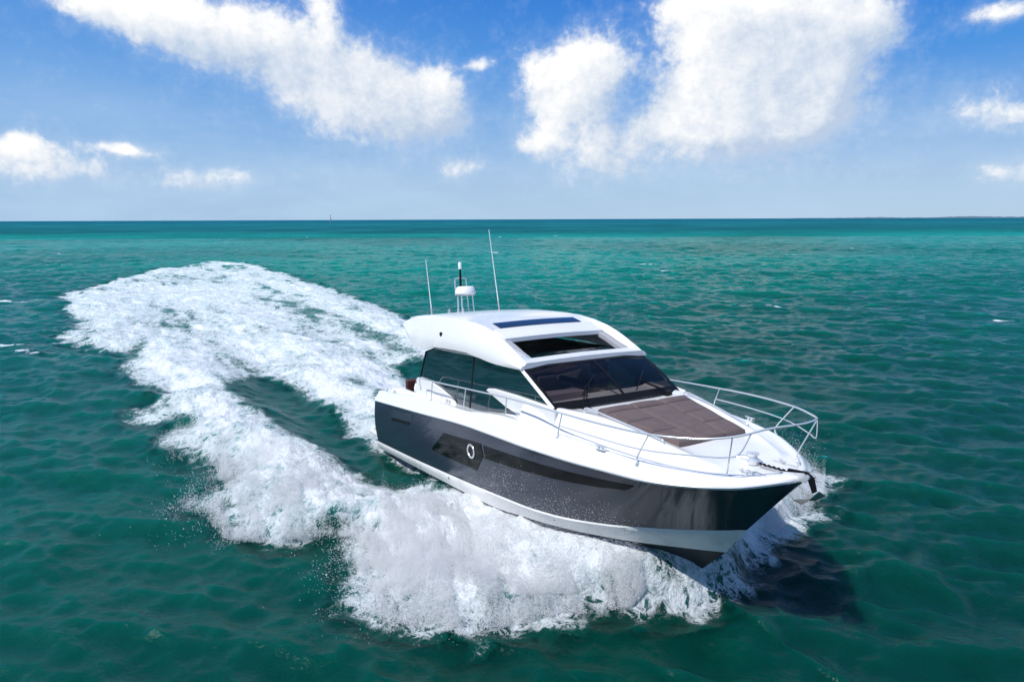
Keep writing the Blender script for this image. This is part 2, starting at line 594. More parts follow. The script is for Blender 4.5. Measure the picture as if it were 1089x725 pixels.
def deck_edge(x):
    b, z0, zg = bS(x), zS(x), zG(x)
    hgt = zg - z0
    ins = min(.21, b * .38)
    return [(x, b - .004, z0 - .012), (x, b + .020, z0 + .004), (x, b + .024, z0 + .045), (x, b + .002, z0 + .065), (x, b - ins * .30, z0 + .55 * hgt),
            (x, b - ins * .62, z0 + .88 * hgt), (x, b - ins * .86, zg - .004), (x, b - ins * 1.1, zg), (x, b - ins * 1.35, zg - .022)]


dk = MB()
xs_a = [0.1 + (7.75 - .1) * i / 48 for i in range(49)]
rows = []
for x in xs_a:
    e = deck_edge(x)
    zz = zG(x) - .05
    rows.append(e + [(x, 1.68, zz), (x, 1.545, zz)])
for rr in both(rows):
    dk.grid(rr)
xs_f = [7.75 + (12.875 - 7.75) * (1 - (1 - i / 60) ** 1.7) for i in range(61)]
rows = []
for x in xs_f:
    e = deck_edge(x)
    b = bS(x)
    ye = e[-1][1]
    y1 = min(yt(x), ye * .90)
    zt_ = max(ztk(x), zG(x) - .02)
    if x > 11.9:
        zt_ = zG(x) - .015
    z6 = zG(x) - .03
    f = min(1, max(0, (11.9 - x) / .8))
    rim = .05 * f
    y6 = min(y1 + .16, ye * .97)
    inner = y1 * .80
    rows.append(e + [(x, .5 * (ye + y6), z6), (x, y6, z6 + .012), (x, .5 * (y6 + y1), .45 * z6 + .55 * zt_), (x, y1, zt_ + rim * .6), (x, y1 * .95, zt_ + rim), (x, y1 * .88, zt_ + rim * .8),
                 (x, inner, zt_ - .02 * f), (x, inner * .5, zt_ - .01 * f), (x, 0, zt_)])
for rr in both(rows):
    dk.grid(rr)
# bulkhead under the windscreen and stern cap
deck = dk.build('deck', M_white, yacht, smooth=True, angle=38)
md = deck.modifiers.new('subd', 'SUBSURF')
md.levels = md.render_levels = 1

# stern: aft coaming, cockpit liner, platform
m = MB()
m.box((0.22, 0, 1.50), (.30, 3.86, .24))
m.build('aft_coaming', M_white, yacht, bevel=.05)
m = MB()
m.box((1.35, 0, .98), (2.4, 3.0, .05))
m.build('cockpit_sole', M_teak, yacht)
for sgn in (-1, 1):
    m = MB()
    m.box((1.35, sgn * 1.52, 1.38), (2.3, .05, .80))
    m.build('cockpit_liner', M_white, yacht)
m = MB()
m.box((-.45, 0, .22), (1.08, 3.8, .12))
pf = m.build('swim_platform', M_white, yacht, bevel=.04)
m = MB()
m.box((-.45, 0, .288), (.92, 3.5, .012))
m.build('teak_inlay', M_teak, pf)
seat = MB()
seat.box((.85, 0, 1.22), (.62, 2.6, .42)).build('cockpit_seat', M_white, yacht, bevel=.03)
so = yacht.children[-1]
m = MB()
m.box((.87, 0, 1.48), (.58, 2.5, .11))
m.build('seat_cushion', M_seat, so, bevel=.03)
m = MB()
m.box((.56, 0, 1.74), (.14, 2.5, .36))
m.build('seat_backrest', M_seat, so, bevel=.04)
m = MB()
m.box((2.05, -1.30, 1.68), (.34, .36, .50))
m.build('cockpit_locker', M_seat, yacht, bevel=.03)
m = MB()
m.tube(spline([(1.55, -1.35, 1.5), (1.58, -1.35, 2.02), (1.75, -1.33, 2.10), (2.3, -1.33, 2.12)], 5), .018)
m.build('cockpit_handrail', M_chrome, yacht, smooth=True)
m = MB()
m.lathe((1.72, -1.36, 1.80), [(0, .2), (.08, .19), (.11, .1), (.11, -.05), (.07, -.14), (0, -.15)], 14)
m.build('white_fender', M_plastic, yacht, smooth=True)

# ---- cabin sides
def cab_y(z): return 1.60 - .055 * (z - 1.9)


for sgn in (-1, 1):
    # glass
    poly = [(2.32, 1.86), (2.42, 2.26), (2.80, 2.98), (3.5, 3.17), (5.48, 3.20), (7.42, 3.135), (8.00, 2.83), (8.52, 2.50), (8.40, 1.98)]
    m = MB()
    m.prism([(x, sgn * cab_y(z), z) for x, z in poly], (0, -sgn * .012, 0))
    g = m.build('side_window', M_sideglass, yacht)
    m = MB()
    zz = [1.9, 2.3, 2.7, 3.18]
    m.grid([[(5.27 + .17 * (z - 1.9) / 1.2 - .035, sgn * (cab_y(z) + .006), z), (5.27 + .17 * (z - 1.9) / 1.2 + .035, sgn * (cab_y(z) + .006), z)] for z in zz])
    m.build('window_mullion', M_black, g)
    m = MB()
    m.tube([(3.42, sgn * (cab_y(3.13) + .012), 3.135), (5.3, sgn * (cab_y(3.15) + .012), 3.165), (6.75, sgn * (cab_y(3.1) + .012), 3.125)], .016, 6)
    m.build('window_trim', M_chrome, g, smooth=True)
    m = MB()
    m.tube([(2.40, sgn * 1.585, 2.24), (2.79, sgn * 1.545, 2.99)], .022, 6)
    m.tube([(2.79, sgn * 1.545, 2.99), (3.48, sgn * 1.535, 3.17)], .016, 6)
    m.build('window_frame', M_black, g, smooth=True)
    # aft wing plate of the coaming
    poly = [(2.28, 1.70), (2.36, 2.27), (2.62, 2.31), (3.15, 2.29), (3.75, 2.21), (4.30, 2.09), (4.55, 2.01), (4.78, 1.84), (4.75, 1.70)]
    m = MB()
    m.prism([(x, sgn * (cab_y(z) + .075), z) for x, z in poly], (0, -sgn * .07, 0))
    w = m.build('coaming_wing', M_white, yacht, bevel=.02)
    for dx in (0, .16):
        m = MB()
        m.box((4.22 + dx, sgn * (cab_y(2) + .085), 1.965), (.09, .02, .05))
        m.build('wing_fitting', M_grey, w)
    # forward wedge
    poly = [(6.14, 2.495), (6.24, 2.545), (6.5, 2.575), (7.4, 2.575), (8.45, 2.55), (8.80, 2.50), (8.78, 2.0), (7.75, 2.0), (7.42, 2.20), (7.0, 2.27)]
    m = MB()
    m.prism([(x, sgn * (cab_y(z) + .075), z) for x, z in poly], (0, -sgn * .07, 0))
    m.build('cabin_side_wedge', M_white, yacht, bevel=.025)
    m = MB()
    m.prism([(x, sgn * (cab_y(z) + .055), z) for x, z in [(5.75, 1.90), (6.05, 1.98), (6.5, 2.06), (7.1, 2.14), (7.55, 2.20), (8.3, 2.22), (8.3, 1.90)]], (0, -sgn * .05, 0))
    m.build('cabin_side_step', M_white, yacht, bevel=.02)
    # screen pillar between the side glass and the windscreen
    m = MB()
    P0, P1 = Vector((8.62, sgn * 1.565, 2.50)), Vector((7.44, sgn * 1.56, 3.14))
    m.grid([[P0 + Vector((-.06, sgn * .012, 0)), P0 + Vector((.0, sgn * .03, 0)), P0 + Vector((.05, -sgn * .02, .02))],
            [P1 + Vector((-.06, sgn * .012, 0)), P1 + Vector((.0, sgn * .03, 0)), P1 + Vector((.05, -sgn * .02, .02))]])
    m.build('screen_pillar', M_white, yacht, smooth=True, angle=80)


# ---- windscreen
def ws(s_, t):
    """s -1..1 starboard..port, t 0 bottom..1 top"""
    xb = 8.66 + .13 * (1 - s_ * s_)
    zb = 2.50 + .02 * (1 - s_ * s_)
    xt_ = 7.50 + .20 * (1 - s_ * s_)
    zt_ = 3.13 + .03 * (1 - s_ * s_)
    y = 1.545 * s_
    return Vector((xb + (xt_ - xb) * t, y, zb + (zt_ - zb) * t + .05 * math.sin(math.pi * t)))


def ws_patch(s0, s1, t0, t1, off, ns=24, nt=8):
    nrm = Vector((.48, 0, .88)) * off
    return [[ws(s0 + (s1 - s0) * i / ns, t0 + (t1 - t0) * j / nt) + nrm for j in range(nt + 1)] for i in range(ns + 1)]


m = MB()
m.grid(ws_patch(-1, 1, 0, 1, 0))
wsc = m.build('windshield', M_wsglass, yacht, smooth=True)
m = MB()
m.grid(ws_patch(-1, 1, -.03, .10, .006))
m.grid(ws_patch(-1, 1, .95, 1.02, .007))
m.grid(ws_patch(-1, -.965, .09, .96, .006, 2))
m.grid(ws_patch(.94, 1, .09, .96, .006, 2))
m.grid(ws_patch(.02, .065, .09, .96, .008, 2))
m.build('windshield_frame', M_black, wsc, smooth=True)
for s0, s1, tip in ((-.62, -.30, .52), (.72, .30, .45)):
    m = MB()
    o = Vector((.03, 0, .05))
    a = ws(s0, -.02) + o
    m.box(a + Vector((.03, 0, -.03)), (.12, .14, .09))
    b = ws(s1 * .7 + s0 * .3, tip * .62) + o
    for dy in (-.03, .03):
        m.tube([a + Vector((0, dy, 0)), b + Vector((0, dy, 0))], .012, 6)
    m.tube([ws(s1 * .7 + s0 * .3 - .16, tip * .62 - .17) + o * .6, b, ws(s1 * .7 + s0 * .3 + .2, tip * .62 + .2) + o * .6], .013, 6)
    m.build('wiper', M_black, wsc)

# ---- roof
def z_roof(x, y):
    zc = pch(x, [1.2, 2, 3, 4, 5, 5.57, 5.9, 6.38, 7.0, 7.37, 7.62], [3.80, 3.88, 3.94, 3.97, 3.96, 3.92, 3.87, 3.77, 3.55, 3.385, 3.27])
    t = min(1.0, max(0.0, (abs(y) - 1.27) / .15))
    drop = np.interp(x, [4.6, 5.57, 5.9, 6.38, 7.0, 7.37, 7.62], [0, .055, .085, .15, .14, .085, .02])
    return zc - .03 * (y / 1.4) ** 2 - float(drop) * (1 - t * t * (3 - 2 * t))


def rbc(x): return pch(x, [1.2, 2, 4, 6, 7, 7.62], [1.28, 1.36, 1.43, 1.47, 1.50, 1.50])
def rbl(x): return pch(x, [1.2, 1.8, 3, 5, 6.5, 7.62], [1.50, 1.62, 1.70, 1.72, 1.69, 1.60])
def rzl(x): return pch(x, [1.2, 1.5, 1.85, 2.55, 2.8, 3.6, 5.3, 6.7, 7.62], [3.55, 3.42, 3.26, 3.04, 3.04, 3.20, 3.24, 3.12, 3.10])


stations = [1.2, 1.4, 1.6, 1.85, 2.2, 2.55, 2.8, 3.2, 3.6, 4.2, 4.8, 5.4, 5.9, 6.38, 6.7, 7.0, 7.37, 7.50, 7.60]
YH = 1.30


def roof_half(x):
    bl, zl, bc = rbl(x), rzl(x), rbc(x)
    zc = z_roof(x, bc) - .03
    pts = [(x, bl - .16, zl + .015), (x, bl, zl), (x, bl + .012, zl + .25 * (zc - zl)), (x, .55 * bl + .45 * bc + .015, zl + .66 * (zc - zl)), (x, bc + .035, zc - .040), (x, bc - .02, zc + .014),
           (x, YH, z_roof(x, YH))]
    for y in (1.0, .66, .33, 0):
        pts.append((x, y, z_roof(x, y)))
    return pts


rf = MB()
half = [roof_half(x) for x in stations]
full = [[(x, -b, z) for x, b, z in r] + [(x, b, z) for x, b, z in r[::-1][1:]] for r in half]
n = len(full[0])
i0, i1 = stations.index(6.38), stations.index(7.37)
vs = [p for r in full for p in r]
fs = []
for i in range(len(full) - 1):
    for j in range(n - 1):
        if i0 <= i < i1 and 6 <= j < n - 7:
            continue
        fs.append((i * n + j, i * n + j + 1, (i + 1) * n + j + 1, (i + 1) * n + j))
# front lip
last = len(full) - 1
fs.append(tuple(last * n + j for j in range(n)))
fs.append(tuple(j for j in range(n))[::-1])
rf.add(vs, fs)
roof = rf.build('cabin_roof', M_white, yacht, smooth=True, angle=30)
# headliner (with the opening)
m = MB()
for (xa, xb_, ya, yb) in [(2.6, 6.36, -1.55, 1.55), (7.40, 7.58, -1.5, 1.5)]:
    m.grid([[(xa, ya, 3.22 if xa < 7 else 3.13), (xa, yb, 3.22 if xa < 7 else 3.13)], [(xb_, ya, 3.20 if xa < 7 else 3.12), (xb_, yb, 3.20 if xa < 7 else 3.12)]])
m.build('headliner', M_dark, roof)
# opening: inner walls, rails, sliding panel
m = MB()
for sgn in (-1, 1):
    a = [(x, sgn * (YH + .001), z_roof(x, YH) - .004) for x in (6.38, 6.7, 7.0, 7.37)]
    m.grid([a, [(x, y, z - .14) for x, y, z in a]])
    b_ = [(x, y - sgn * .13, z - .03) for x, y, z in a]
    m.grid([[(x, y - sgn * .003, z - .03) for x, y, z in a], b_, [(x, y, z - .09) for x, y, z in b_]])
m.grid([[(7.37, y, z_roof(7.37, y) - .002) for y in (-YH, -.66, 0, .66, YH)], [(7.37, y, z_roof(7.37, y) - .16) for y in (-YH, -.66, 0, .66, YH)]])
m.build('sunroof_frame', M_grey, roof, smooth=True, angle=30)
m = MB()
xsP = (5.98, 6.1, 6.25, 6.38, 6.46)
ysP = (-1.29, -1.0, -.5, 0, .5, 1.0, 1.29)
top = [[(x, y, z_roof(x, y) + .028) for y in ysP] for x in xsP]
bot = [[(x, y, z - .09) for x, y, z in r] for r in top]
m.grid(top)
m.grid(bot)
m.grid([top[-1], bot[-1]])
m.grid([top[0], bot[0]])
m.grid([[r[0] for r in top], [r[0] for r in bot]])
m.grid([[r[-1] for r in top], [r[-1] for r in bot]])
m.build('sunroof_panel', M_white, roof, smooth=True, angle=30)
m = MB()
ysS = [-1.1 + 2.2 * i / 10 for i in range(11)]
m.grid([[(x, y, z_roof(x, y) + .012) for y in ysS] for x in (5.54, 5.65, 5.78, 5.90)])
m.build('skylight', M_navy, roof, smooth=True)
m = MB()
m.lathe((0, 0, 0), [(0, .03), (.05, .03), (.055, 0)], 12)
for i, v in enumerate(m.v):
    m.v[i] = (4.02 + v[0], -1.66 - v[2], 3.54 + v[1])
m.build('side_speaker', M_black, roof, smooth=True)

# ---- saloon and helm seen through the glass
m = MB()
m.box((5.4, 0, 1.20), (6.2, 3.0, .05))
m.build('cabin_sole', M_dark, yacht)
m = MB()
for sgn in (-1, 1):
    m.box((5.5, sgn * 1.50, 1.55), (6.2, .03, .70))
m.box((8.55, 0, 1.85), (.04, 2.9, 1.2))
m.build('cabin_lining', M_dark, yacht)
m = MB()
m.grid([[(8.62, y, 2.47) for y in (-1.48, -.7, 0, .7, 1.48)], [(7.9, y, 2.46) for y in (-1.48, -.7, 0, .7, 1.48)], [(7.55, y, 2.36) for y in (-1.48, -.7, 0, .7, 1.48)], [(7.45, y, 1.3) for y in (-1.48, -.7, 0, .7, 1.48)]])
m.box((7.75, -.75, 2.52), (.45, .9, .16))
dash = m.build('dashboard', M_dash, yacht)
m = MB()
rows = []
for k in range(25):
    a = 2 * math.pi * k / 24
    c = Vector((7.30 - .08 * math.sin(a), -.75 + .19 * math.cos(a), 2.28 + .18 * math.sin(a)))
    rd = Vector((-.4 * math.sin(a), math.cos(a), .9 * math.sin(a)))
    rows.append([c + rd * .015 * math.cos(q) + Vector((.015 * math.sin(q), 0, 0)) for q in (0, 1.57, 3.14, 4.71)])
m.grid(rows, closed=True)
m.tube([(7.45, -.75, 2.2), (7.3, -.75, 2.28)], .03, 6)
m.build('steering_wheel', M_black, dash, smooth=True)
for yy, mm in ((-.75, M_dark), (-.2, M_dark)):
    m = MB()
    m.box((6.55, yy, 1.85), (.5, .5, .14))
    m.box((6.33, yy, 2.28), (.13, .48, .80))
    m.box((6.5, yy, 1.5), (.3, .3, .6))
    m.build('helm_seat', mm, yacht, bevel=.04)
m = MB()
m.box((5.2, 1.05, 1.62), (2.4, .75, .35))
m.box((5.2, 1.40, 1.95), (2.4, .14, .45))
m.build('saloon_sofa', M_brown, yacht, bevel=.05)
m = MB()
m.box((5.05, -.55, 2.55), (.06, 1.0, 1.25))
m.build('galley_partition', M_brown, yacht)
m = MB()
m.box((4.5, -1.05, 1.75), (1.8, .7, 1.0))
m.build('galley_counter', M_brown, yacht, bevel=.02)

# ---- foredeck sunpad
def pad_z(x): return np.interp(x, [9.3, 9.42, 9.58, 11.15], [2.545, 2.555, 2.52, 2.265])


pad = bpy.data.objects.new('sunpad', None)
col.objects.link(pad)
pad.parent = yacht


def pad_piece(name, quad, th=.12, inset=.012, crown=.018):
    """cushion from 4 plan corners (x,y), rounded and slightly crowned"""
    q = [Vector((a, b, 0)) for a, b in quad]
    c = sum(q, Vector()) / 4
    n_ = 14
    rows_t = []
    for i in range(n_ + 1):
        u = i / n_
        r = []
        for j in range(n_ + 1):
            v = j / n_
            p = (q[0] * (1 - u) + q[1] * u) * (1 - v) + (q[3] * (1 - u) + q[2] * u) * v
            du, dv = min(u, 1 - u), min(v, 1 - v)
            p = p + (c - p) * .0
            f = min(1, du / .035) ** .5 * min(1, dv / .035) ** .5
            z = pad_z(p.x) + crown * (math.sin(math.pi * u) * math.sin(math.pi * v)) ** .5 - .018 * (1 - f)
            z += .004 * math.sin(p.x * 9 + p.y * 5)
            r.append((p.x, p.y, z))
        rows_t.append(r)
    m = MB()
    m.grid(rows_t)
    ring = rows_t[0] + [r[-1] for r in rows_t[1:]] + rows_t[-1][::-1][1:] + [r[0] for r in rows_t[::-1][1:]]
    m.grid([ring, [(x, y, z - th) for x, y, z in ring]])
    return m.build(name, M_pad, pad, smooth=True, angle=60)


def pw(x): return np.interp(x, [9.3, 9.5, 11.12], [1.04, 1.05, .77])


g_ = .006


def pad_cell(name, xa, xb_, y0, y1, crown):
    pad_piece(name, [(xa, pw(xa) * y0 + g_), (xb_, pw(xb_) * y0 + g_), (xb_, pw(xb_) * y1 - g_), (xa, pw(xa) * y1 - g_)], crown=crown)


for y0, y1 in ((-1, -.34), (-.34, .34), (.34, 1)):
    pad_cell('headrest_cushion', 9.32, 9.57, y0, y1, .022)
for xa, xb_ in ((9.582, 10.06), (10.072, 10.58), (10.592, 11.12)):
    for y0, y1 in ((-1, -.36), (.36, 1)):
        pad_cell('cushion', xa, xb_, y0, y1, .007)
pad_cell('cushion', 9.582, 10.72, -.36, .36, .007)
pad_cell('cushion', 10.73, 11.12, -.36, .36, .007)
# dark under-pad showing in the gaps and as the front skirt
m = MB()
xsU = [9.33, 9.6, 9.9, 10.4, 11.11]
rows = [[(x, y * pw(x), pad_z(x) - .03) for y in (-.99, -.4, 0, .4, .99)] for x in xsU]
m.grid(rows)
m.grid([rows[-1], [(x, y, z - .12) for x, y, z in rows[-1]]])
m.build('pad_backing', M_seam, pad)
for sgn in (-1, 1):
    m = MB()
    m.tube(spline([(9.15, sgn * 1.22, 2.48), (9.2, sgn * 1.22, 2.56), (9.5, sgn * 1.19, 2.545), (10.8, sgn * 1.0, 2.33), (10.98, sgn * .98, 2.29), (11.0, sgn * .98, 2.2)], 6), .016, 8)
    m.build('pad_grab_rail', M_chrome, yacht, smooth=True)

# ---- guard rail
topS = [(3.02, 1.82, 2.05), (3.05, 1.86, 2.28), (3.21, 1.90, 2.39), (3.96, 1.92, 2.42), (5.69, 1.89, 2.49), (7.51, 1.90, 2.57), (9.45, 1.91, 2.60), (10.5, 1.85, 2.60), (11.41, 1.66, 2.59), (12.05, 1.30, 2.60), (12.42, .94, 2.65), (12.66, .60, 2.75)]
front = [(12.66, -.60, 2.75), (12.77, -.42, 2.785), (12.86, -.22, 2.80), (12.89, 0, 2.80), (12.86, .22, 2.80), (12.77, .42, 2.785), (12.66, .60, 2.75)]
path = spline([(x, -y, z) for x, y, z in topS], 6) + [Vector(p) for p in front[1:-1]] + spline([(x, y, z) for x, y, z in topS[::-1]], 6)
m = MB()
m.tube(path, .0165, 10)
rail = m.build('guard_rail', M_chrome, yacht, smooth=True)
for sgn in (-1, 1):
    mid = [(9.33, 1.915, 2.37), (10.3, 1.84, 2.35), (11.25, 1.66, 2.32), (12.05, 1.20, 2.32), (12.32, .98, 2.33), (12.46, .86, 2.40), (12.56, .74, 2.70)]
    m = MB()
    m.tube(spline([(x, sgn * y, z) for x, y, z in mid], 6), .011, 8)
    m.build('mid_rail', M_chrome, rail, smooth=True)
    if sgn == -1:
        sts = [((3.90, 1.93, 1.955), (3.96, 1.92, 2.42)), ((5.57, 1.90, 2.00), (5.69, 1.89, 2.49)), ((7.46, 1.92, 2.16), (7.51, 1.90, 2.57)), ((9.30, 1.90, 2.15), (9.45, 1.91, 2.60)), ((11.07, 1.60, 2.05), (11.41, 1.66, 2.59)), ((12.16, .80, 1.96), (12.40, .95, 2.64))]
    for a, b in sts:
        a, b = Vector((a[0], sgn * a[1], a[2])), Vector((b[0], sgn * b[1], b[2]))
        knee = a + Vector((.02, 0, .14))
        m = MB()
        m.tube(spline([a - Vector((0, 0, .03)), a + Vector((0, 0, .03)), knee, b], 5), .0125, 8)
        m.lathe(a - Vector((0, 0, .03)), [(.04, 0), (.036, .035), (.015, .05)], 10)
        m.build('stanchion', M_chrome, rail, smooth=True)
# ---- mast, radome, lamps, antennas
mast = MB()
for x, y in ((2.2, -.18), (2.2, .18), (1.92, -.16), (1.92, .16)):
    mast.tube([(x, y, 3.84), (x - .05, y * .9, 4.33)], .018, 8)
mast.box((2.02, 0, 4.335), (.42, .40, .025))
mast.tube(spline([(1.80, -.17, 4.33), (1.78, -.17, 4.72), (1.76, -.12, 4.79), (1.76, .12, 4.79), (1.78, .17, 4.72), (1.80, .17, 4.33)], 5), .017, 8)
mast.tube([(1.79, -.17, 4.52), (1.79, .17, 4.52)], .014, 8)
mo = mast.build('radar_mast', M_chrome, yacht, smooth=True)
m = MB()
m.lathe((2.06, 0, 4.36), [(0, 0), (.25, .0), (.288, .03), (.285, .07), (.235, .19), (.20, .212), (0, .22)], 28)
m.build('radome', M_plastic, mo, smooth=True)
m = MB()
m.tube([(1.78, 0, 4.52), (1.78, 0, 5.04)], [.035, .026], 10)
pl = m.build('light_pole', M_black, mo, smooth=True)
m = MB()
m.lathe((1.78, 0, 5.04), [(0, 0), (.05, 0), (.052, .16), (.03, .19), (0, .195)], 14)
m.build('mast_light', M_plastic, pl, smooth=True)
for x, y, r_ in ((2.45, -.42, .035), (2.50, -.30, .03), (1.75, -.36, .04)):
    m = MB()
    m.lathe((x, y, z_roof(x, y)), [(r_, 0), (r_, .07), (r_ * .6, .10), (0, .105)], 10)
    m.build('roof_fitting', M_grey, roof, smooth=True)
for sgn, tip in ((-1, (1.82, -1.03, 5.32)), (1, (1.61, 1.03, 6.12))):
    b = Vector((2.09, sgn * 1.03, z_roof(2.09, 1.03) - .01))
    t = Vector(tip)
    m = MB()
    m.tube([b, b.lerp(t, .12)], .022, 8)
    a = m.build('antenna_base', M_grey, yacht, smooth=True)
    m = MB()
    m.tube([b.lerp(t, .08), b.lerp(t, .3), t], [.016, .013, .008], 8)
    m.build('antenna_whip', M_antenna, a, smooth=True)

# ---- foredeck gear
m = MB()
m.box((12.45, 0, 1.995), (.62, .14, .014))
ch_ = m.build('chain_plate', M_grey, yacht, bevel=.004)
m = MB()
for i in range(16):
    x = 12.08 + i * .045
    m.box((x, .012 * (-1) ** i, 2.018), (.05, .028 if i % 2 else .014, .014 if i % 2 else .03))
m.build('anchor_chain', M_black, ch_)
m = MB()
m.lathe((11.95, 0, 1.99), [(.13, 0), (.13, .05), (.085, .07), (.075, .11), (.10, .14), (.10, .17), (0, .18)], 18)
m.tube([(11.95, 0, 2.05), (11.75, -.12, 2.05)], .06, 12)
m.build('windlass', M_chrome, yacht, smooth=True)
m = MB()
for sgn in (-1, 1):
    m.prism([(12.60, sgn * .075, 1.97), (12.98, sgn * .075, 1.95), (13.04, sgn * .075, 2.03), (12.95, sgn * .075, 2.09), (12.60, sgn * .075, 2.03)], (0, sgn * .014, 0))
m.tube([(12.97, -.07, 2.02), (12.97, .07, 2.02)], .045, 12)
roller = m.build('bow_roller', M_chrome, yacht)
anchor = bpy.data.objects.new('anchor', None)
col.objects.link(anchor)
anchor.parent = yacht
m = MB()
m.prism([(12.62, -.02, 2.07), (12.95, -.02, 2.095), (13.06, -.02, 2.03), (13.11, -.02, 1.84), (13.05, -.02, 1.80), (12.98, -.02, 1.96), (12.90, -.02, 2.04), (12.62, -.02, 2.02)], (0, .04, 0))
m.build('shank', M_black, anchor, bevel=.005)
m = MB()
for sgn in (-1, 1):
    m.add([(13.15, 0, 1.86), (13.12, sgn * .21, 1.74), (12.98, sgn * .15, 1.64), (12.70, 0, 1.60), (13.06, 0, 1.73)], [(0, 1, 2, 4), (4, 2, 3), (0, 4, 1), (1, 4, 2)])
m.build('fluke', M_anchor, anchor)
for y0 in (-.36, .36):
    m = MB()
    m.box((12.28, y0, 2.0), (.46, .012, .006))
    m.build('hatch_seam', M_grey, yacht)


def cleat(x, y, z, ang, L=.26):
    m = MB()
    d = Vector((math.cos(ang), math.sin(ang), 0))
    p = Vector((x, y, z))
    m.tube([p - d * L * .5 + Vector((0, 0, .06)), p - d * L * .2 + Vector((0, 0, .052)), p + d * L * .2 + Vector((0, 0, .052)), p + d * L * .5 + Vector((0, 0, .06))], [.009, .016, .016, .009], 8)
    for k in (-.17, .17):
        m.tube([p + d * L * k - Vector((0, 0, .02)), p + d * L * k + Vector((0, 0, .052))], .014, 8)
    m.box(p, (L * .7, .07, .012), Matrix.Rotation(ang, 3, 'Z'))
    m.build('cleat', M_chrome, yacht, smooth=True, angle=50)


for sgn in (-1, 1):
    cleat(12.38, sgn * .55, 1.99, sgn * R(-48))
    cleat(10.35, sgn * 1.76, 2.135, sgn * R(-9))
    cleat(1.2, sgn * 1.84, 1.715, 0)
    for bx, by in ((12.12, .45), (12.22, .40)):
        m = MB()
        m.box((bx, sgn * by, 2.0), (.055, .05, .03))
        m.build('deck_filler', M_chrome, yacht, bevel=.008)
    m = MB()
    m.lathe((0.62, sgn * 1.84, zG(.62)), [(.03, 0), (.03, .05), (.02, .07), (0, .07)], 10)
    m.build('rail_socket', M_chrome, yacht, smooth=True)


# ------------------------------------------------------------------ the sea
def hash2(ix, iy, seed):
    h_ = (ix.astype(np.int64) * 374761393 + iy.astype(np.int64) * 668265263 + seed * 982451653) & 0x7fffffff
    h_ = ((h_ ^ (h_ >> 13)) * 1274126177) & 0x7fffffff
    return ((h_ ^ (h_ >> 16)) & 0xffff) / 65535.0


def vnoise(x, y, seed):
    ix, iy = np.floor(x), np.floor(y)
    fx, fy = x - ix, y - iy
    fx = fx * fx * fx * (fx * (fx * 6 - 15) + 10)
    fy = fy * fy * fy * (fy * (fy * 6 - 15) + 10)
    ix = ix.astype(np.int64)
    iy = iy.astype(np.int64)
    a = hash2(ix, iy, seed) * (1 - fx) + hash2(ix + 1, iy, seed) * fx
    b = hash2(ix, iy + 1, seed) * (1 - fx) + hash2(ix + 1, iy + 1, seed) * fx
    return a * (1 - fy) + b * fy


def fbm(x, y, seed, octaves=5, gain=.55):
    s_, a, t = 0, 1.0, 0
    for o in range(octaves):
        c, s2 = math.cos(o * .9), math.sin(o * .9)
        s_ = s_ + a * vnoise((x * c - y * s2) * 2.03 ** o, (x * s2 + y * c) * 2.03 ** o, seed + o * 7)
        t += a
        a *= gain
    return s_ / t


def sstep(a, b, v):
    t = np.clip((v - a) / (b - a), 0, 1)
    return t * t * (3 - 2 * t)


def poly_sd(px, py, poly):
    """signed distance to a polygon, positive inside"""
    d = np.full(px.shape, 1e9, np.float32)
    ins = np.zeros(px.shape, bool)
    k = len(poly)
    for i in range(k):
        ax, ay = poly[i]
        bx, by = poly[(i + 1) % k]
        ex, ey = bx - ax, by - ay
        t = np.clip(((px - ax) * ex + (py - ay) * ey) / (ex * ex + ey * ey), 0, 1)
        d = np.minimum(d, (px - ax - t * ex) ** 2 + (py - ay - t * ey) ** 2)
        if by != ay:
            c = ((ay > py) != (by > py)) & (px < ex * (py - ay) / (by - ay) + ax)
            ins ^= c
    d = np.sqrt(d)
    return np.where(ins, d, -d)


# wake outline on the water, metres, starboard side (y < 0)
EDGE = [(11.15, .1), (11.0, -.7), (10.7, -1.4), (10.3, -2.3), (10.0, -3.2), (9.65, -4.1), (9.0, -4.75), (8.6, -5.2), (8.1, -5.0), (7.3, -4.7), (6.5, -4.65), (5.6, -4.4), (5.1, -4.9), (4.8, -6.0), (4.2, -6.6), (2.9, -6.8), (2.0, -7.1), (.6, -6.2),
        (-.6, -6.2), (-1.6, -6.9), (-2.8, -7.2), (-3.6, -7.5), (-4.6, -7.1), (-6.3, -7.7), (-8.2, -7.9), (-9.9, -6.6), (-11.4, -6.8), (-13.8, -7.7), (-15.5, -8.0), (-18.5, -7.4), (-21.1, -7.7),
        (-22.9, -8.8), (-26, -10.4), (-28.1, -10.8), (-31, -9.6), (-40.8, -10.3), (-54.3, -11.2), (-64.4, -8.4), (-78.1, -4.4), (-88, -1.0), (-98, 5)]
EDGE_PORT = [(-104, 8), (-98, 10.6), (-88.3, 11.6), (-69.2, 11.4), (-50.8, 10.8), (-38.1, 10.2), (-29.6, 9.7), (-22.1, 8.9), (-12, 8.2), (-4, 7.7), (1, 7.5), (4, 7.2), (6.8, 7.2), (8.4, 6.5), (9.15, 5.4), (9.6, 4.4), (9.9, 2.9), (10.15, 1.7), (10.5, .9), (10.7, .3)]
HOLE = [(4.9, -1.6), (4.2, -2.5), (3.0, -3.1), (1.2, -3.6), (-1.2, -4.1), (-3.2, -4.5), (-5.0, -4.9), (-7.2, -4.9), (-10.2, -4.4), (-11.8, -3.4), (-11.2, -2.5), (-9.3, -1.9), (-5.8, -1.8), (-4.6, -1.6), (-2.0, -1.9), (.3, -2.05), (3.0, -1.7)]
HOLE_P = [(x, -y + .25) for x, y in HOLE]


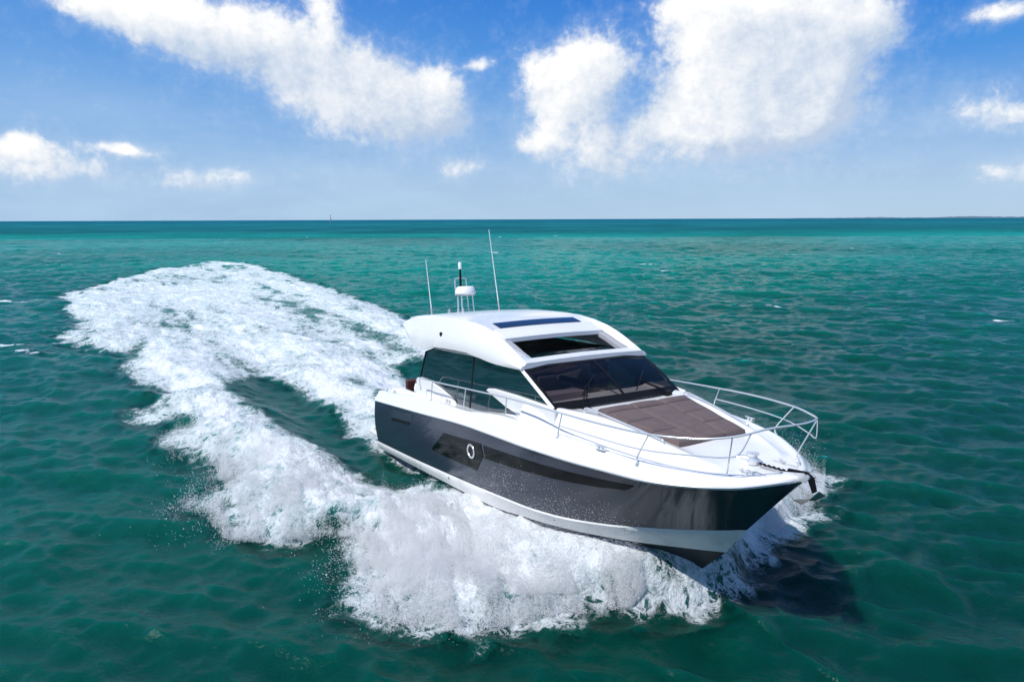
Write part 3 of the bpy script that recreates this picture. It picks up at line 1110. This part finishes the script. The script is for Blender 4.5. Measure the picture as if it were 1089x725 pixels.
def wave_field(px, py, lim):
    """sum of many directional waves; lim = local mesh spacing. returns dx, dy, dz"""
    r_ = np.random.default_rng(3)
    dx = np.zeros(px.shape, np.float32)
    dy = np.zeros(px.shape, np.float32)
    dz = np.zeros(px.shape, np.float32)
    base = math.atan2(-.80, .60)
    nW = 124
    for i in range(nW):
        lam = .30 * (14 / .30) ** ((i + r_.random()) / nW)
        th = base + r_.normal(0, .62)
        k = 2 * math.pi / lam
        steep = .034 if lam < 1.2 else (.029 if lam < 2.4 else .021 * (2.4 / lam) ** .6)
        a = steep * lam / (2 * math.pi) * (.6 + .8 * r_.random()) * 1.35
        ph = r_.random() * 6.283
        att = sstep(2.0, 4.0, lam / lim)
        q = k * (px * math.cos(th) + py * math.sin(th)) + ph
        s_ = np.sin(q) * att
        c = np.cos(q) * att
        dz += a * c
        dx -= a * .85 * math.cos(th) * s_
        dy -= a * .85 * math.sin(th) * s_
    return dx, dy, dz


def edge_y(x, pts):
    xs = np.array([p[0] for p in pts])
    ys = np.array([abs(p[1]) for p in pts])
    o = np.argsort(xs)
    return np.interp(x, xs[o], ys[o])


def wake(px, py):
    """foam cover 0..1 and the height of the wake"""
    near = (px > -125) & (px < 14) & (np.abs(py - 1) < 18)
    foam = np.zeros(px.shape, np.float32)
    hgt = np.zeros(px.shape, np.float32)
    x, y = px[near].astype(np.float64), py[near].astype(np.float64)
    wob = (fbm(x * .55, y * .55, 21, 4) - .5) * 2.0
    outer = poly_sd(x, y, EDGE + EDGE_PORT)
    hs = poly_sd(x, y, HOLE)
    hp = poly_sd(x, y, HOLE_P)
    fine = (fbm(x * 1.6, y * 1.6, 5, 5, .62) - .5) * 2
    d = outer - .10 + wob * .80 + fine * .60 + .35 * (y > .5) * sstep(5, 8, x)
    f = sstep(-.55, .75, d)
    hd = np.maximum(hs, hp) + wob * .35 + fine * .45
    f *= 1 - sstep(-.55, .5, hd)
    # patchy old foam astern, streaked along the track
    st = fbm(x * .16, y * .85, 31, 5, .62)
    st2 = fbm(x * .5, y * .9, 77, 5, .6)
    old = sstep(-4, -30, x)
    tr_p = np.exp(-((np.abs(y - .2) - 3.9) / 1.25) ** 2) * sstep(-2, -9, x) * (1 - sstep(-34, -50, x) * .6)
    tr_p *= np.where(y < 0, .45, 1.0)
    patch = .55 * st + .45 * st2
    thr = .36 + .08 * old * sstep(-40, -100, x) + .20 * tr_p
    soft = sstep(thr - .13, thr + .16, patch)
    f *= np.where(x < -3, (1 - .24 * old) * (.20 + .80 * soft), 1.0)
    f = np.where(x >= -3, f * (1 - .35 * sstep(.60, .42, st2) * sstep(7.5, 4, x)), f)
    foam[near] = np.clip(f, 0, 1)
    # heights
    yo = np.where(y < 0, edge_y(x, EDGE), edge_y(x, EDGE_PORT))
    ay = np.abs(y)
    A = np.interp(x, [-110, -80, -40, -15, -5, 0, 4, 7, 9, 10.4], [.05, .10, .25, .38, .46, .52, .56, .54, .45, .25])
    wi = np.interp(x, [-40, -5, 3, 7, 10], [2.2, 1.7, 1.5, 1.3, .7])
    u = yo - ay
    ridge = A * np.where(u > wi, np.exp(-((u - wi) / (wi * 1.25)) ** 2), sstep(-.15, wi + .35, u))
    t = np.exp(-((ay - 2.9) / 1.1) ** 2) * np.interp(x, [-16, -10, -3, 2, 5], [0, .30, .38, .30, 0])
    stern = np.exp(-(ay / 1.7) ** 2) * np.interp(x, [-40, -12, -6, -2, .3, 1], [.05, .25, .25, -.15, -.20, 0])
    hb = np.interp(x, [0, 6, 8, 9, 10, 11.4], [1.9, 1.9, 1.8, 1.6, 1.15, 0])
    # the sheet climbing the bow
    pile = np.interp(x, [2, 4, 6, 7.5, 8.5, 9.5, 10.4, 10.9, 11.4], [0, .20, .44, .65, .76, .84, .84, .46, 0])
    over = np.maximum(ay - hb, 0)
    ridge = np.maximum(ridge, pile * np.exp(-(over / np.interp(x, [2, 8, 10, 11], [.5, 1.5, 1.0, .5])) ** 2))
    bil = fbm(x * .9, y * .9, 91, 5, .6) - .5
    bil2 = fbm(x * 3.2, y * 3.2, 15, 4, .6) - .5
    hh = ridge - t + stern + np.clip(f, 0, 1) * (bil * (.22 + .34 * A) + bil2 * (.03 + .15 * A * sstep(-30, -4, x)))
    # keep the water below the hull shell
    inside = sstep(.15, -.15, ay - hb) * (x > .1) * (x < 11.4)
    hmax = np.interp(x, [0, 3, 6, 8, 9, 10, 11.4], [-.05, .12, .36, .66, .76, .84, .7])
    hh = np.where(inside > 0, hh * (1 - inside) + np.minimum(hh, hmax) * inside, hh)
    hgt[near] = hh
    return foam, hgt


# open-water whitecaps: centre, length, width, height in the plan
CAPS = [(-52.2, -14.8, 4.0, 1.8, .62), (-26.4, -13.1, 2.2, 1.1, .60), (-22.8, -11.6, 1.8, .9, .52), (-36, -17, 2.0, .7, .7), (-24, -17, 1.5, .6, .6), (-4, -13.5, 1.8, .7, .45)]


def build_sea():
    gx, gy = 19.2, -8.7
    th0 = math.atan2(.50659, -.86218)
    az = np.concatenate([np.linspace(-math.pi, -1.4, 60, endpoint=False), np.linspace(-1.4, -.80, 130, endpoint=False), np.arange(-.80, .80, .00155), np.linspace(.80, 1.4, 130, endpoint=False), np.linspace(1.4, math.pi, 61)])
    rs = [.5, 1.5, 3, 4.5]
    r_ = 5.5
    while r_ < 45000:
        rs.append(r_)
        if r_ < 50:
            r_ += max(.040, min(.14, r_ * r_ / 4700))
        elif r_ < 300:
            r_ += .0036 * r_
        elif r_ < 1300:
            r_ += .0048 * r_
        elif r_ < 4000:
            r_ += .02 * r_
        else:
            r_ += .08 * r_
    rs = np.array(rs)
    spr = np.gradient(rs)
    A_, R_ = np.meshgrid(az, rs)
    sp = np.maximum(np.repeat(spr[:, None], len(az), 1), R_ * np.gradient(az)[None, :]).astype(np.float32)
    px = (gx + R_ * np.cos(th0 - A_)).astype(np.float32)
    py = (gy + R_ * np.sin(th0 - A_)).astype(np.float32)
    dx, dy, dz = wave_field(px, py, np.maximum(sp, .05))
    # gusty variation of the chop
    gust = (.65 + .7 * fbm(px * .035, py * .035, 8, 3)).astype(np.float32)
    foam, hgt = wake(px, py)
    calm = 1 - .45 * foam
    z = dz * gust * calm + hgt
    rc = np.random.default_rng(9)
    caps = list(CAPS)
    # a few small breaking crests over the open water
    for _ in range(34):
        rr = 40 * (500 / 40) ** rc.random()
        aa = rc.uniform(-.75, .75)
        caps.append((gx + rr * math.cos(th0 - aa), gy + rr * math.sin(th0 - aa), rc.uniform(.5, 1.6) * (rr / 60) ** .3, rc.uniform(.15, .4) * (rr / 60) ** .3, rc.uniform(.5, .85)))
    for cx, cy, L, W, s_ in caps:
        sel = (np.abs(px - cx) < 4 * L) & (np.abs(py - cy) < 4 * L)
        if not sel.any():
            continue
        ca, sa = .80, .60
        lx = (px[sel] - cx) * ca + (py[sel] - cy) * sa
        ly = -(px[sel] - cx) * sa + (py[sel] - cy) * ca
        g = np.exp(-(lx / L) ** 2 - (ly / W) ** 2)
        nn = fbm(px[sel] * 1.4, py[sel] * 1.4, 63, 5, .62)
        foam[sel] = np.maximum(foam[sel], sstep(.42, .72, g * s_ * 1.0 + (nn - .5) * .9))
    X = px + dx * calm
    Y = py + dy * calm
    nr_, na = X.shape
    idx = np.arange(nr_ * na, dtype=np.int32).reshape(nr_, na)
    a = idx[:-1, :-1].ravel()
    b = idx[:-1, 1:].ravel()
    c = idx[1:, 1:].ravel()
    d = idx[1:, :-1].ravel()
    quads = np.stack([a, d, c, b], 1)
    co = np.stack([X.ravel(), Y.ravel(), z.ravel()], 1).astype(np.float32)
    fo = foam.ravel().astype(np.float32)
    # faces of the wake become the object wake_foam, everything else is the sea
    PX, PY = px.ravel(), py.ravel()
    isf = (fo[quads].max(1) > .02)
    inw = (PX[a] > -112) & (PX[a] < 12) & (np.abs(PY[a] - 1) < 13)
    wk = isf & inw

    def emit(name, qs):
        used = np.unique(qs)
        remap = np.full(len(co), -1, np.int32)
        remap[used] = np.arange(len(used), dtype=np.int32)
        q = remap[qs]
        me = bpy.data.meshes.new(name)
        me.vertices.add(len(used))
        me.vertices.foreach_set('co', co[used].ravel())
        me.loops.add(q.size)
        me.loops.foreach_set('vertex_index', q.ravel())
        me.polygons.add(len(q))
        me.polygons.foreach_set('loop_start', np.arange(0, q.size, 4, dtype=np.int32))
        me.update(calc_edges=True)
        me.polygons.foreach_set('use_smooth', np.ones(len(q), bool))
        at = me.attributes.new('foam', 'FLOAT', 'POINT')
        at.data.foreach_set('value', fo[used])
        me.materials.append(M_sea)
        o = bpy.data.objects.new(name, me)
        col.objects.link(o)
        return o

    so_ = emit('sea', quads[~wk])
    so_['kind'] = 'structure'
    wo_ = emit('wake_foam', quads[wk])
    wo_['kind'] = 'stuff'
    tag(wo_, 'white foaming wake and bow wave trailing behind the yacht', 'wake')
    return px, py, z, foam


def sea_material():
    m = bpy.data.materials.new('sea_water')
    m.use_nodes = True
    N = NT(m.node_tree)
    m.node_tree.nodes.clear()
    geo = N.n('ShaderNodeNewGeometry')
    P = geo.outputs['Position']
    # distance along the view heading and across it (fixed to the place, not to the lens)
    rel = N.vmath('SUBTRACT', P, (19.2, -8.7, 0)).outputs[0]
    fwd = N.vmath('DOT_PRODUCT', rel, (-.86218, .50659, 0)).outputs['Value']
    # sea bed patches: sand (bright teal) and grass (dark)
    big = N.noise(N.vmath('MULTIPLY', P, (1, 1, 0)).outputs[0], .012, 3, .55)
    huge = N.noise(N.vmath('MULTIPLY', P, (1, 1, 0)).outputs[0], .0022, 3, .55)
    cr = N.n('ShaderNodeValToRGB')
    lf = N.math('DIVIDE', N.math('LOGARITHM', N.math('MAXIMUM', fwd, 4.0), 10.0), 4.0)
    jit = N.math('MULTIPLY_ADD', N.math('SUBTRACT', huge.outputs['Fac'], .5), .06, lf)
    N.link(jit, cr.inputs[0])
    els = cr.color_ramp.elements
    stops = [(.20, (.000, .047, .035)), (.36, (.001, .066, .050)), (.46, (.001, .112, .084)), (.53, (.002, .152, .118)), (.59, (.004, .140, .118)), (.63, (.004, .090, .088)), (.665, (.004, .056, .068)), (.76, (.004, .066, .080)), (.84, (.003, .044, .070)), (1.0, (.003, .055, .085))]
    els[0].position, els[0].color = stops[0][0], (*stops[0][1], 1)
    els[1].position, els[1].color = stops[-1][0], (*stops[-1][1], 1)
    for p_, c_ in stops[1:-1]:
        e = els.new(p_)
        e.color = (*c_, 1)
    hv = N.n('ShaderNodeHueSaturation')
    N.link(cr.outputs[0], hv.inputs['Color'])
    N.link(N.maprange(big.outputs['Fac'], 0.32, 0.68, .66, 1.24), hv.inputs['Value'])
    wat = N.n('ShaderNodeBsdfPrincipled')
    N.link(hv.outputs[0], wat.inputs['Base Color'])
    wat.inputs['IOR'].default_value = 1.33
    N.link(N.maprange(fwd, 20, 260, .17, .0, 'LINEAR'), wat.inputs['Specular IOR Level'])
    wat.inputs['Roughness'].default_value = .20
    wat.subsurface_method = 'RANDOM_WALK'
    wat.inputs['Subsurface Weight'].default_value = .85
    wat.inputs['Subsurface Radius'].default_value = (1.0, 1.0, 1.0)
    wat.inputs['Subsurface Scale'].default_value = 7.0
    wat.inputs['Subsurface Anisotropy'].default_value = 0.5
    # ripples
    n1 = N.noise(N.vmath('MULTIPLY', P, (1, 1, .4)).outputs[0], 5.5, 5, .62, .3)
    n2 = N.noise(N.vmath('MULTIPLY', P, (1, 1, .4)).outputs[0], .55, 5, .62, .4)
    farf = N.maprange(fwd, 35, 160)
    n3 = N.noise(N.vmath('MULTIPLY', P, (1, 1, .4)).outputs[0], 1.7, 6, .62, .5)
    hgt = N.math('MULTIPLY_ADD', N.math('MULTIPLY_ADD', n3.outputs['Fac'], 1.9, n1.outputs['Fac']), .030, N.math('MULTIPLY', N.math('MULTIPLY', n2.outputs['Fac'], farf), 2.2))
    bp = N.n('ShaderNodeBump')
    bp.inputs['Strength'].default_value = 1.0
    bp.inputs['Distance'].default_value = 1.0
    N.link(hgt, bp.inputs['Height'])
    N.link(bp.outputs[0], wat.inputs['Normal'])
    # foam
    at = N.n('ShaderNodeAttribute', attribute_name='foam')
    f1 = N.noise(P, 3.0, 7, .68, .6)
    f2 = N.noise(P, 16.0, 4, .65, .4)
    fs = N.noise(N.vmath('MULTIPLY', P, (.20, 1.0, .6)).outputs[0], 1.9, 7, .66, .5)
    f1f = N.mix(N.maprange(fwd, 16, 40, 0.0, .8), f1.outputs['Fac'], fs.outputs['Fac'])
    A_ = at.outputs['Fac']
    nn = N.math('ADD', N.math('MULTIPLY', N.math('SUBTRACT', f1f, .5), N.maprange(fwd, 16, 40, 1.7, 2.3)), N.math('MULTIPLY', N.math('SUBTRACT', f2.outputs['Fac'], .5), .6))
    core = N.math('MULTIPLY', N.maprange(N.math('ADD', A_, N.math('MULTIPLY', nn, .75)), .52, .98), N.maprange(A_, .02, .22))
    # thin lace where the foam is breaking up
    wv = N.vmath('SUBTRACT', f1.outputs['Color'], (.5, .5, .5)).outputs[0]
    pq = N.vmath('MULTIPLY_ADD', wv, (.9, .9, .9))
    N.link(N.vmath('MULTIPLY', P, (1.0, 1.0, .5)).outputs[0], pq.inputs[2])
    lace = None
    for sc_, wd in ((1.6, .16), (4.2, .20)):
        vo = N.n('ShaderNodeTexVoronoi', feature='DISTANCE_TO_EDGE')
        N.link(pq.outputs[0], vo.inputs['Vector'])
        vo.inputs['Scale'].default_value = sc_
        width = N.math('MULTIPLY', N.math('ADD', A_, N.math('MULTIPLY', nn, .35)), wd * 2.2)
        l_ = N.math('SUBTRACT', 1.0, N.math('DIVIDE', vo.outputs['Distance'], N.math('MAXIMUM', width, .003)), clamp=True)
        lace = l_ if lace is None else N.math('MAXIMUM', lace, l_)
    lace = N.math('MULTIPLY', N.math('MULTIPLY', lace, N.maprange(A_, .04, .40)), .85)
    cov = N.math('MAXIMUM', core, lace)
    fo = N.n('ShaderNodeBsdfPrincipled')
    fo.inputs['Base Color'].default_value = (.79, .815, .825, 1)
    fo.inputs['Roughness'].default_value = .9
    fo.inputs['Specular IOR Level'].default_value = .15
    bf = N.n('ShaderNodeBump')
    N.link(N.maprange(fwd, 15, 70, .9, .6), bf.inputs['Strength'])
    bf.inputs['Distance'].default_value = .16
    N.link(N.math('MULTIPLY_ADD', f2.outputs['Fac'], .35, f1.outputs['Fac']), bf.inputs['Height'])
    N.link(bf.outputs[0], fo.inputs['Normal'])
    # churned, aerated water between the foam is paler
    aer = N.mix(N.maprange(at.outputs['Fac'], .10, .95, 0, .65), hv.outputs[0], (.07, .27, .245, 1))
    N.link(aer, wat.inputs['Base Color'])
    mx = N.n('ShaderNodeMixShader')
    N.link(cov, mx.inputs[0])
    N.link(wat.outputs[0], mx.inputs[1])
    N.link(fo.outputs[0], mx.inputs[2])
    o = N.n('ShaderNodeOutputMaterial')
    N.link(mx.outputs[0], o.inputs[0])
    return m


M_sea = sea_material()
build_sea()


# ------------------------------------------------------------------ spray
def droplets(name, P, S, material):
    """one mesh of very many small water drops (tetrahedra) at points P with radii S"""
    nP = len(P)
    base = np.array([(1, 1, 1), (-1, -1, 1), (-1, 1, -1), (1, -1, -1)], np.float32) * .75
    tri = np.array([(0, 2, 1), (0, 1, 3), (0, 3, 2), (1, 2, 3)], np.int32)
    ang = rng.uniform(0, 6.283, nP)
    ca, sa = np.cos(ang)[:, None], np.sin(ang)[:, None]
    B = base[None] * rng.uniform(.6, 1.4, (nP, 4, 1))
    B = np.stack([B[..., 0] * ca - B[..., 1] * sa, B[..., 0] * sa + B[..., 1] * ca, B[..., 2]], 2)
    V = P[:, None, :] + B * S[:, None, None]
    F = tri[None] + (np.arange(nP, dtype=np.int32) * 4)[:, None, None]
    me = bpy.data.meshes.new(name)
    me.vertices.add(nP * 4)
    me.vertices.foreach_set('co', V.astype(np.float32).ravel())
    me.loops.add(nP * 12)
    me.loops.foreach_set('vertex_index', F.ravel())
    me.polygons.add(nP * 4)
    me.polygons.foreach_set('loop_start', np.arange(0, nP * 12, 3, dtype=np.int32))
    me.update(calc_edges=True)
    me.materials.append(material)
    o = bpy.data.objects.new(name, me)
    col.objects.link(o)
    return o


def spray_material():
    m = bpy.data.materials.new('white_spray')
    m.use_nodes = True
    N = NT(m.node_tree)
    m.node_tree.nodes.clear()
    d = N.n('ShaderNodeBsdfDiffuse')
    d.inputs[0].default_value = (.97, .975, .98, 1)
    t = N.n('ShaderNodeBsdfTranslucent')
    t.inputs[0].default_value = (.97, .975, .98, 1)
    mx = N.n('ShaderNodeMixShader')
    mx.inputs[0].default_value = .15
    N.link(d.outputs[0], mx.inputs[1])
    N.link(t.outputs[0], mx.inputs[2])
    o = N.n('ShaderNodeOutputMaterial')
    N.link(mx.outputs[0], o.inputs[0])
    return m


M_spray = spray_material()


def build_spray():
    Ps, Ss = [], []

    def put(x, y, z, s_):
        Ps.append(np.stack([x, y, z], 1))
        Ss.append(s_)

    # mist hanging over the thrown bow wave, both sides
    for sgn, n_ in ((-1, 640000), (1, 360000)):
        x = rng.uniform(-5, 10.7, n_ * 2)
        keep = rng.random(n_ * 2) < np.interp(x, [-5, -2, 1, 4, 9, 10.4, 11], [.03, .10, .35, .85, 1, .9, .5])
        x = x[keep]
        pts = EDGE if sgn < 0 else EDGE_PORT
        yo = edge_y(x, pts)
        hb = np.interp(x, [-5, 2, 4, 5.5, 8, 9, 10, 11.4], [4.6, 3.6, 2.5, 2.0, 1.85, 1.62, 1.2, .1])
        t = rng.beta(2.0, 1.25, len(x))
        ay = hb + (yo - hb) * t * 1.06
        # wisps: the mist is drawn out aft and outward from the stem
        y = sgn * ay
        wx, wy = x * .35 + ay * .9, ay * .9 - x * .25
        clump = fbm(wx * 1.3, wy * 2.6, 41 + sgn, 5, .62)
        k2 = rng.random(len(x)) < sstep(.36, .60, clump)
        x, y, clump = x[k2], y[k2], clump[k2]
        fo_, hg = wake(x, y)
        e = np.interp(x, [-5, 0, 4, 7, 9, 10.4, 11], [.03, .03, .04, .055, .075, .085, .05])
        out = np.clip((np.abs(y) - (edge_y(x, pts) - .5)) / .5, 0, 1)
        z = hg + rng.exponential(1, len(x)) * e * (.35 + 1.5 * sstep(.40, .66, clump)) * (1 - .3 * out) - .02
        put(x, y, z, np.exp(rng.normal(-5.6, .30, len(x))))
    # fine ragged fringe beyond the outer edge
    n_ = 60000
    x = rng.uniform(-2, 10.2, n_)
    yo = edge_y(x, EDGE)
    y = -(yo + rng.exponential(.22, n_) - .15)
    cl = fbm(x * 2.2, y * 2.2, 57, 4, .6)
    k = rng.random(n_) < sstep(.45, .65, cl) * np.interp(x, [-3, 3, 10], [.2, 1, 1])
    x, y = x[k], y[k]
    fo_, hg = wake(x, y)
    put(x, y, np.maximum(hg, 0) + rng.exponential(.08, len(x)), np.exp(rng.normal(-5.3, .35, len(x))))
    # mist drifting up against the dark topside
    n_ = 34000
    x = 7.3 + 4.2 * rng.beta(1.5, 1.9, n_)
    hb = np.interp(x, np.linspace(5, 12.8, 60), [bS(float(q)) for q in np.linspace(5, 12.8, 60)])
    up = rng.gamma(1.5, .27, n_)
    y = -(hb + rng.exponential(.35, n_) + .04 + .10 * np.maximum(0, 1 - up))
    z = np.interp(x, [5, 8, 11.4], [.45, .65, .75]) + up
    cl = fbm(x * 1.1, z * 2.2, 71, 4, .6)
    k = (z < np.interp(x, [5, 11], [1.85, 2.1])) & (rng.random(n_) < sstep(.35, .65, cl))
    put(x[k], y[k], z[k], np.exp(rng.normal(-5.75, .30, k.sum())))
    # stray larger drops
    n_ = 900
    x = rng.uniform(1, 10.5, n_)
    yo = edge_y(x, EDGE)
    y = -(yo + rng.exponential(.35, n_) - .3)
    put(x, y, np.abs(rng.normal(0, .2, n_)) + .1, np.exp(rng.normal(-5.1, .3, n_)))
    # the port bow sheet breaking up at its outer edge
    n_ = 170000
    x = 10.5 - 7.0 * rng.beta(1.15, 2.6, n_)
    hb = np.interp(x, [7, 8, 9, 10, 11.4], [2.0, 1.9, 1.7, 1.3, .2])
    yo = edge_y(x, EDGE_PORT)
    y = hb + (yo + .3 - hb) * rng.beta(1.6, 1.3, n_)
    fo_, hg = wake(x, y)
    cl = fbm(x * 1.6, y * 1.6, 81, 4, .6)
    k = rng.random(n_) < sstep(.40, .62, cl)
    put(x[k], y[k], (hg + rng.exponential(.16, n_))[k], np.exp(rng.normal(-5.5, .32, k.sum())))
    P = np.concatenate(Ps).astype(np.float32)
    S = np.concatenate(Ss).astype(np.float32)
    o = droplets('spray', P, S, M_spray)
    o['kind'] = 'stuff'
    tag(o, 'white spray drops thrown up along both sides of the yacht bow', 'spray')
    print('drops', len(P))


build_spray()

# ------------------------------------------------------------------ far off
FH = Vector((-.86218, .50659, 0))
RH = Vector((.50659, .86218, 0))


def far_point(az_deg, dist):
    return Vector((CAM.x, CAM.y, 0)) + (FH * math.cos(R(az_deg)) + RH * math.sin(R(az_deg))) * dist


M_shore = mat('mangrove_painted_haze', (.10, .15, .18), .9, var=.2, var_scale=.002)  # bluish colour stands in for the air haze over the far shore
m = MB()
rows = []
for i in range(161):
    a = 19.5 + 40 * i / 160
    hgt = 22 * (.55 + .45 * math.sin(i * .21) * math.sin(i * .083 + 1)) * min(1, i / 25) + random.uniform(0, 7) * min(1, i / 25)
    rows.append([far_point(a, 11800) + Vector((0, 0, -2)), far_point(a, 11900) + Vector((0, 0, hgt)), far_point(a, 12400) + Vector((0, 0, hgt * .9)), far_point(a, 12600) + Vector((0, 0, -2))])
m.grid(rows)
sh = m.build('distant_shore', M_shore, None, smooth=True)
sh['kind'] = 'structure'
# daymark far out on the left
mk = bpy.data.objects.new('channel_marker', None)
col.objects.link(mk)
mk.location = far_point(-14.05, 1500)
tag(mk, 'thin grey marker post standing in the sea far off on the horizon', 'marker')
M_mark = mat('weathered_steel', (.22, .25, .27), .6, var=.2)
m = MB()
m.tube([(0, 0, -3), (0, 0, 15)], .45, 8)
for k in range(3):
    a = k * 2.094
    m.tube([(2.4 * math.cos(a), 2.4 * math.sin(a), -3), (0, 0, 9)], .28, 6)
m.build('post', M_mark, mk)
m = MB()
m.box((0, 0, 9), (2.6, 2.6, .4))
m.build('platform', M_mark, mk)
m = MB()
m.lathe((0, 0, 15), [(0, 0), (.7, 0), (.7, 1.2), (0, 1.8)], 10)
m.build('lamp', M_mark, mk, smooth=True)
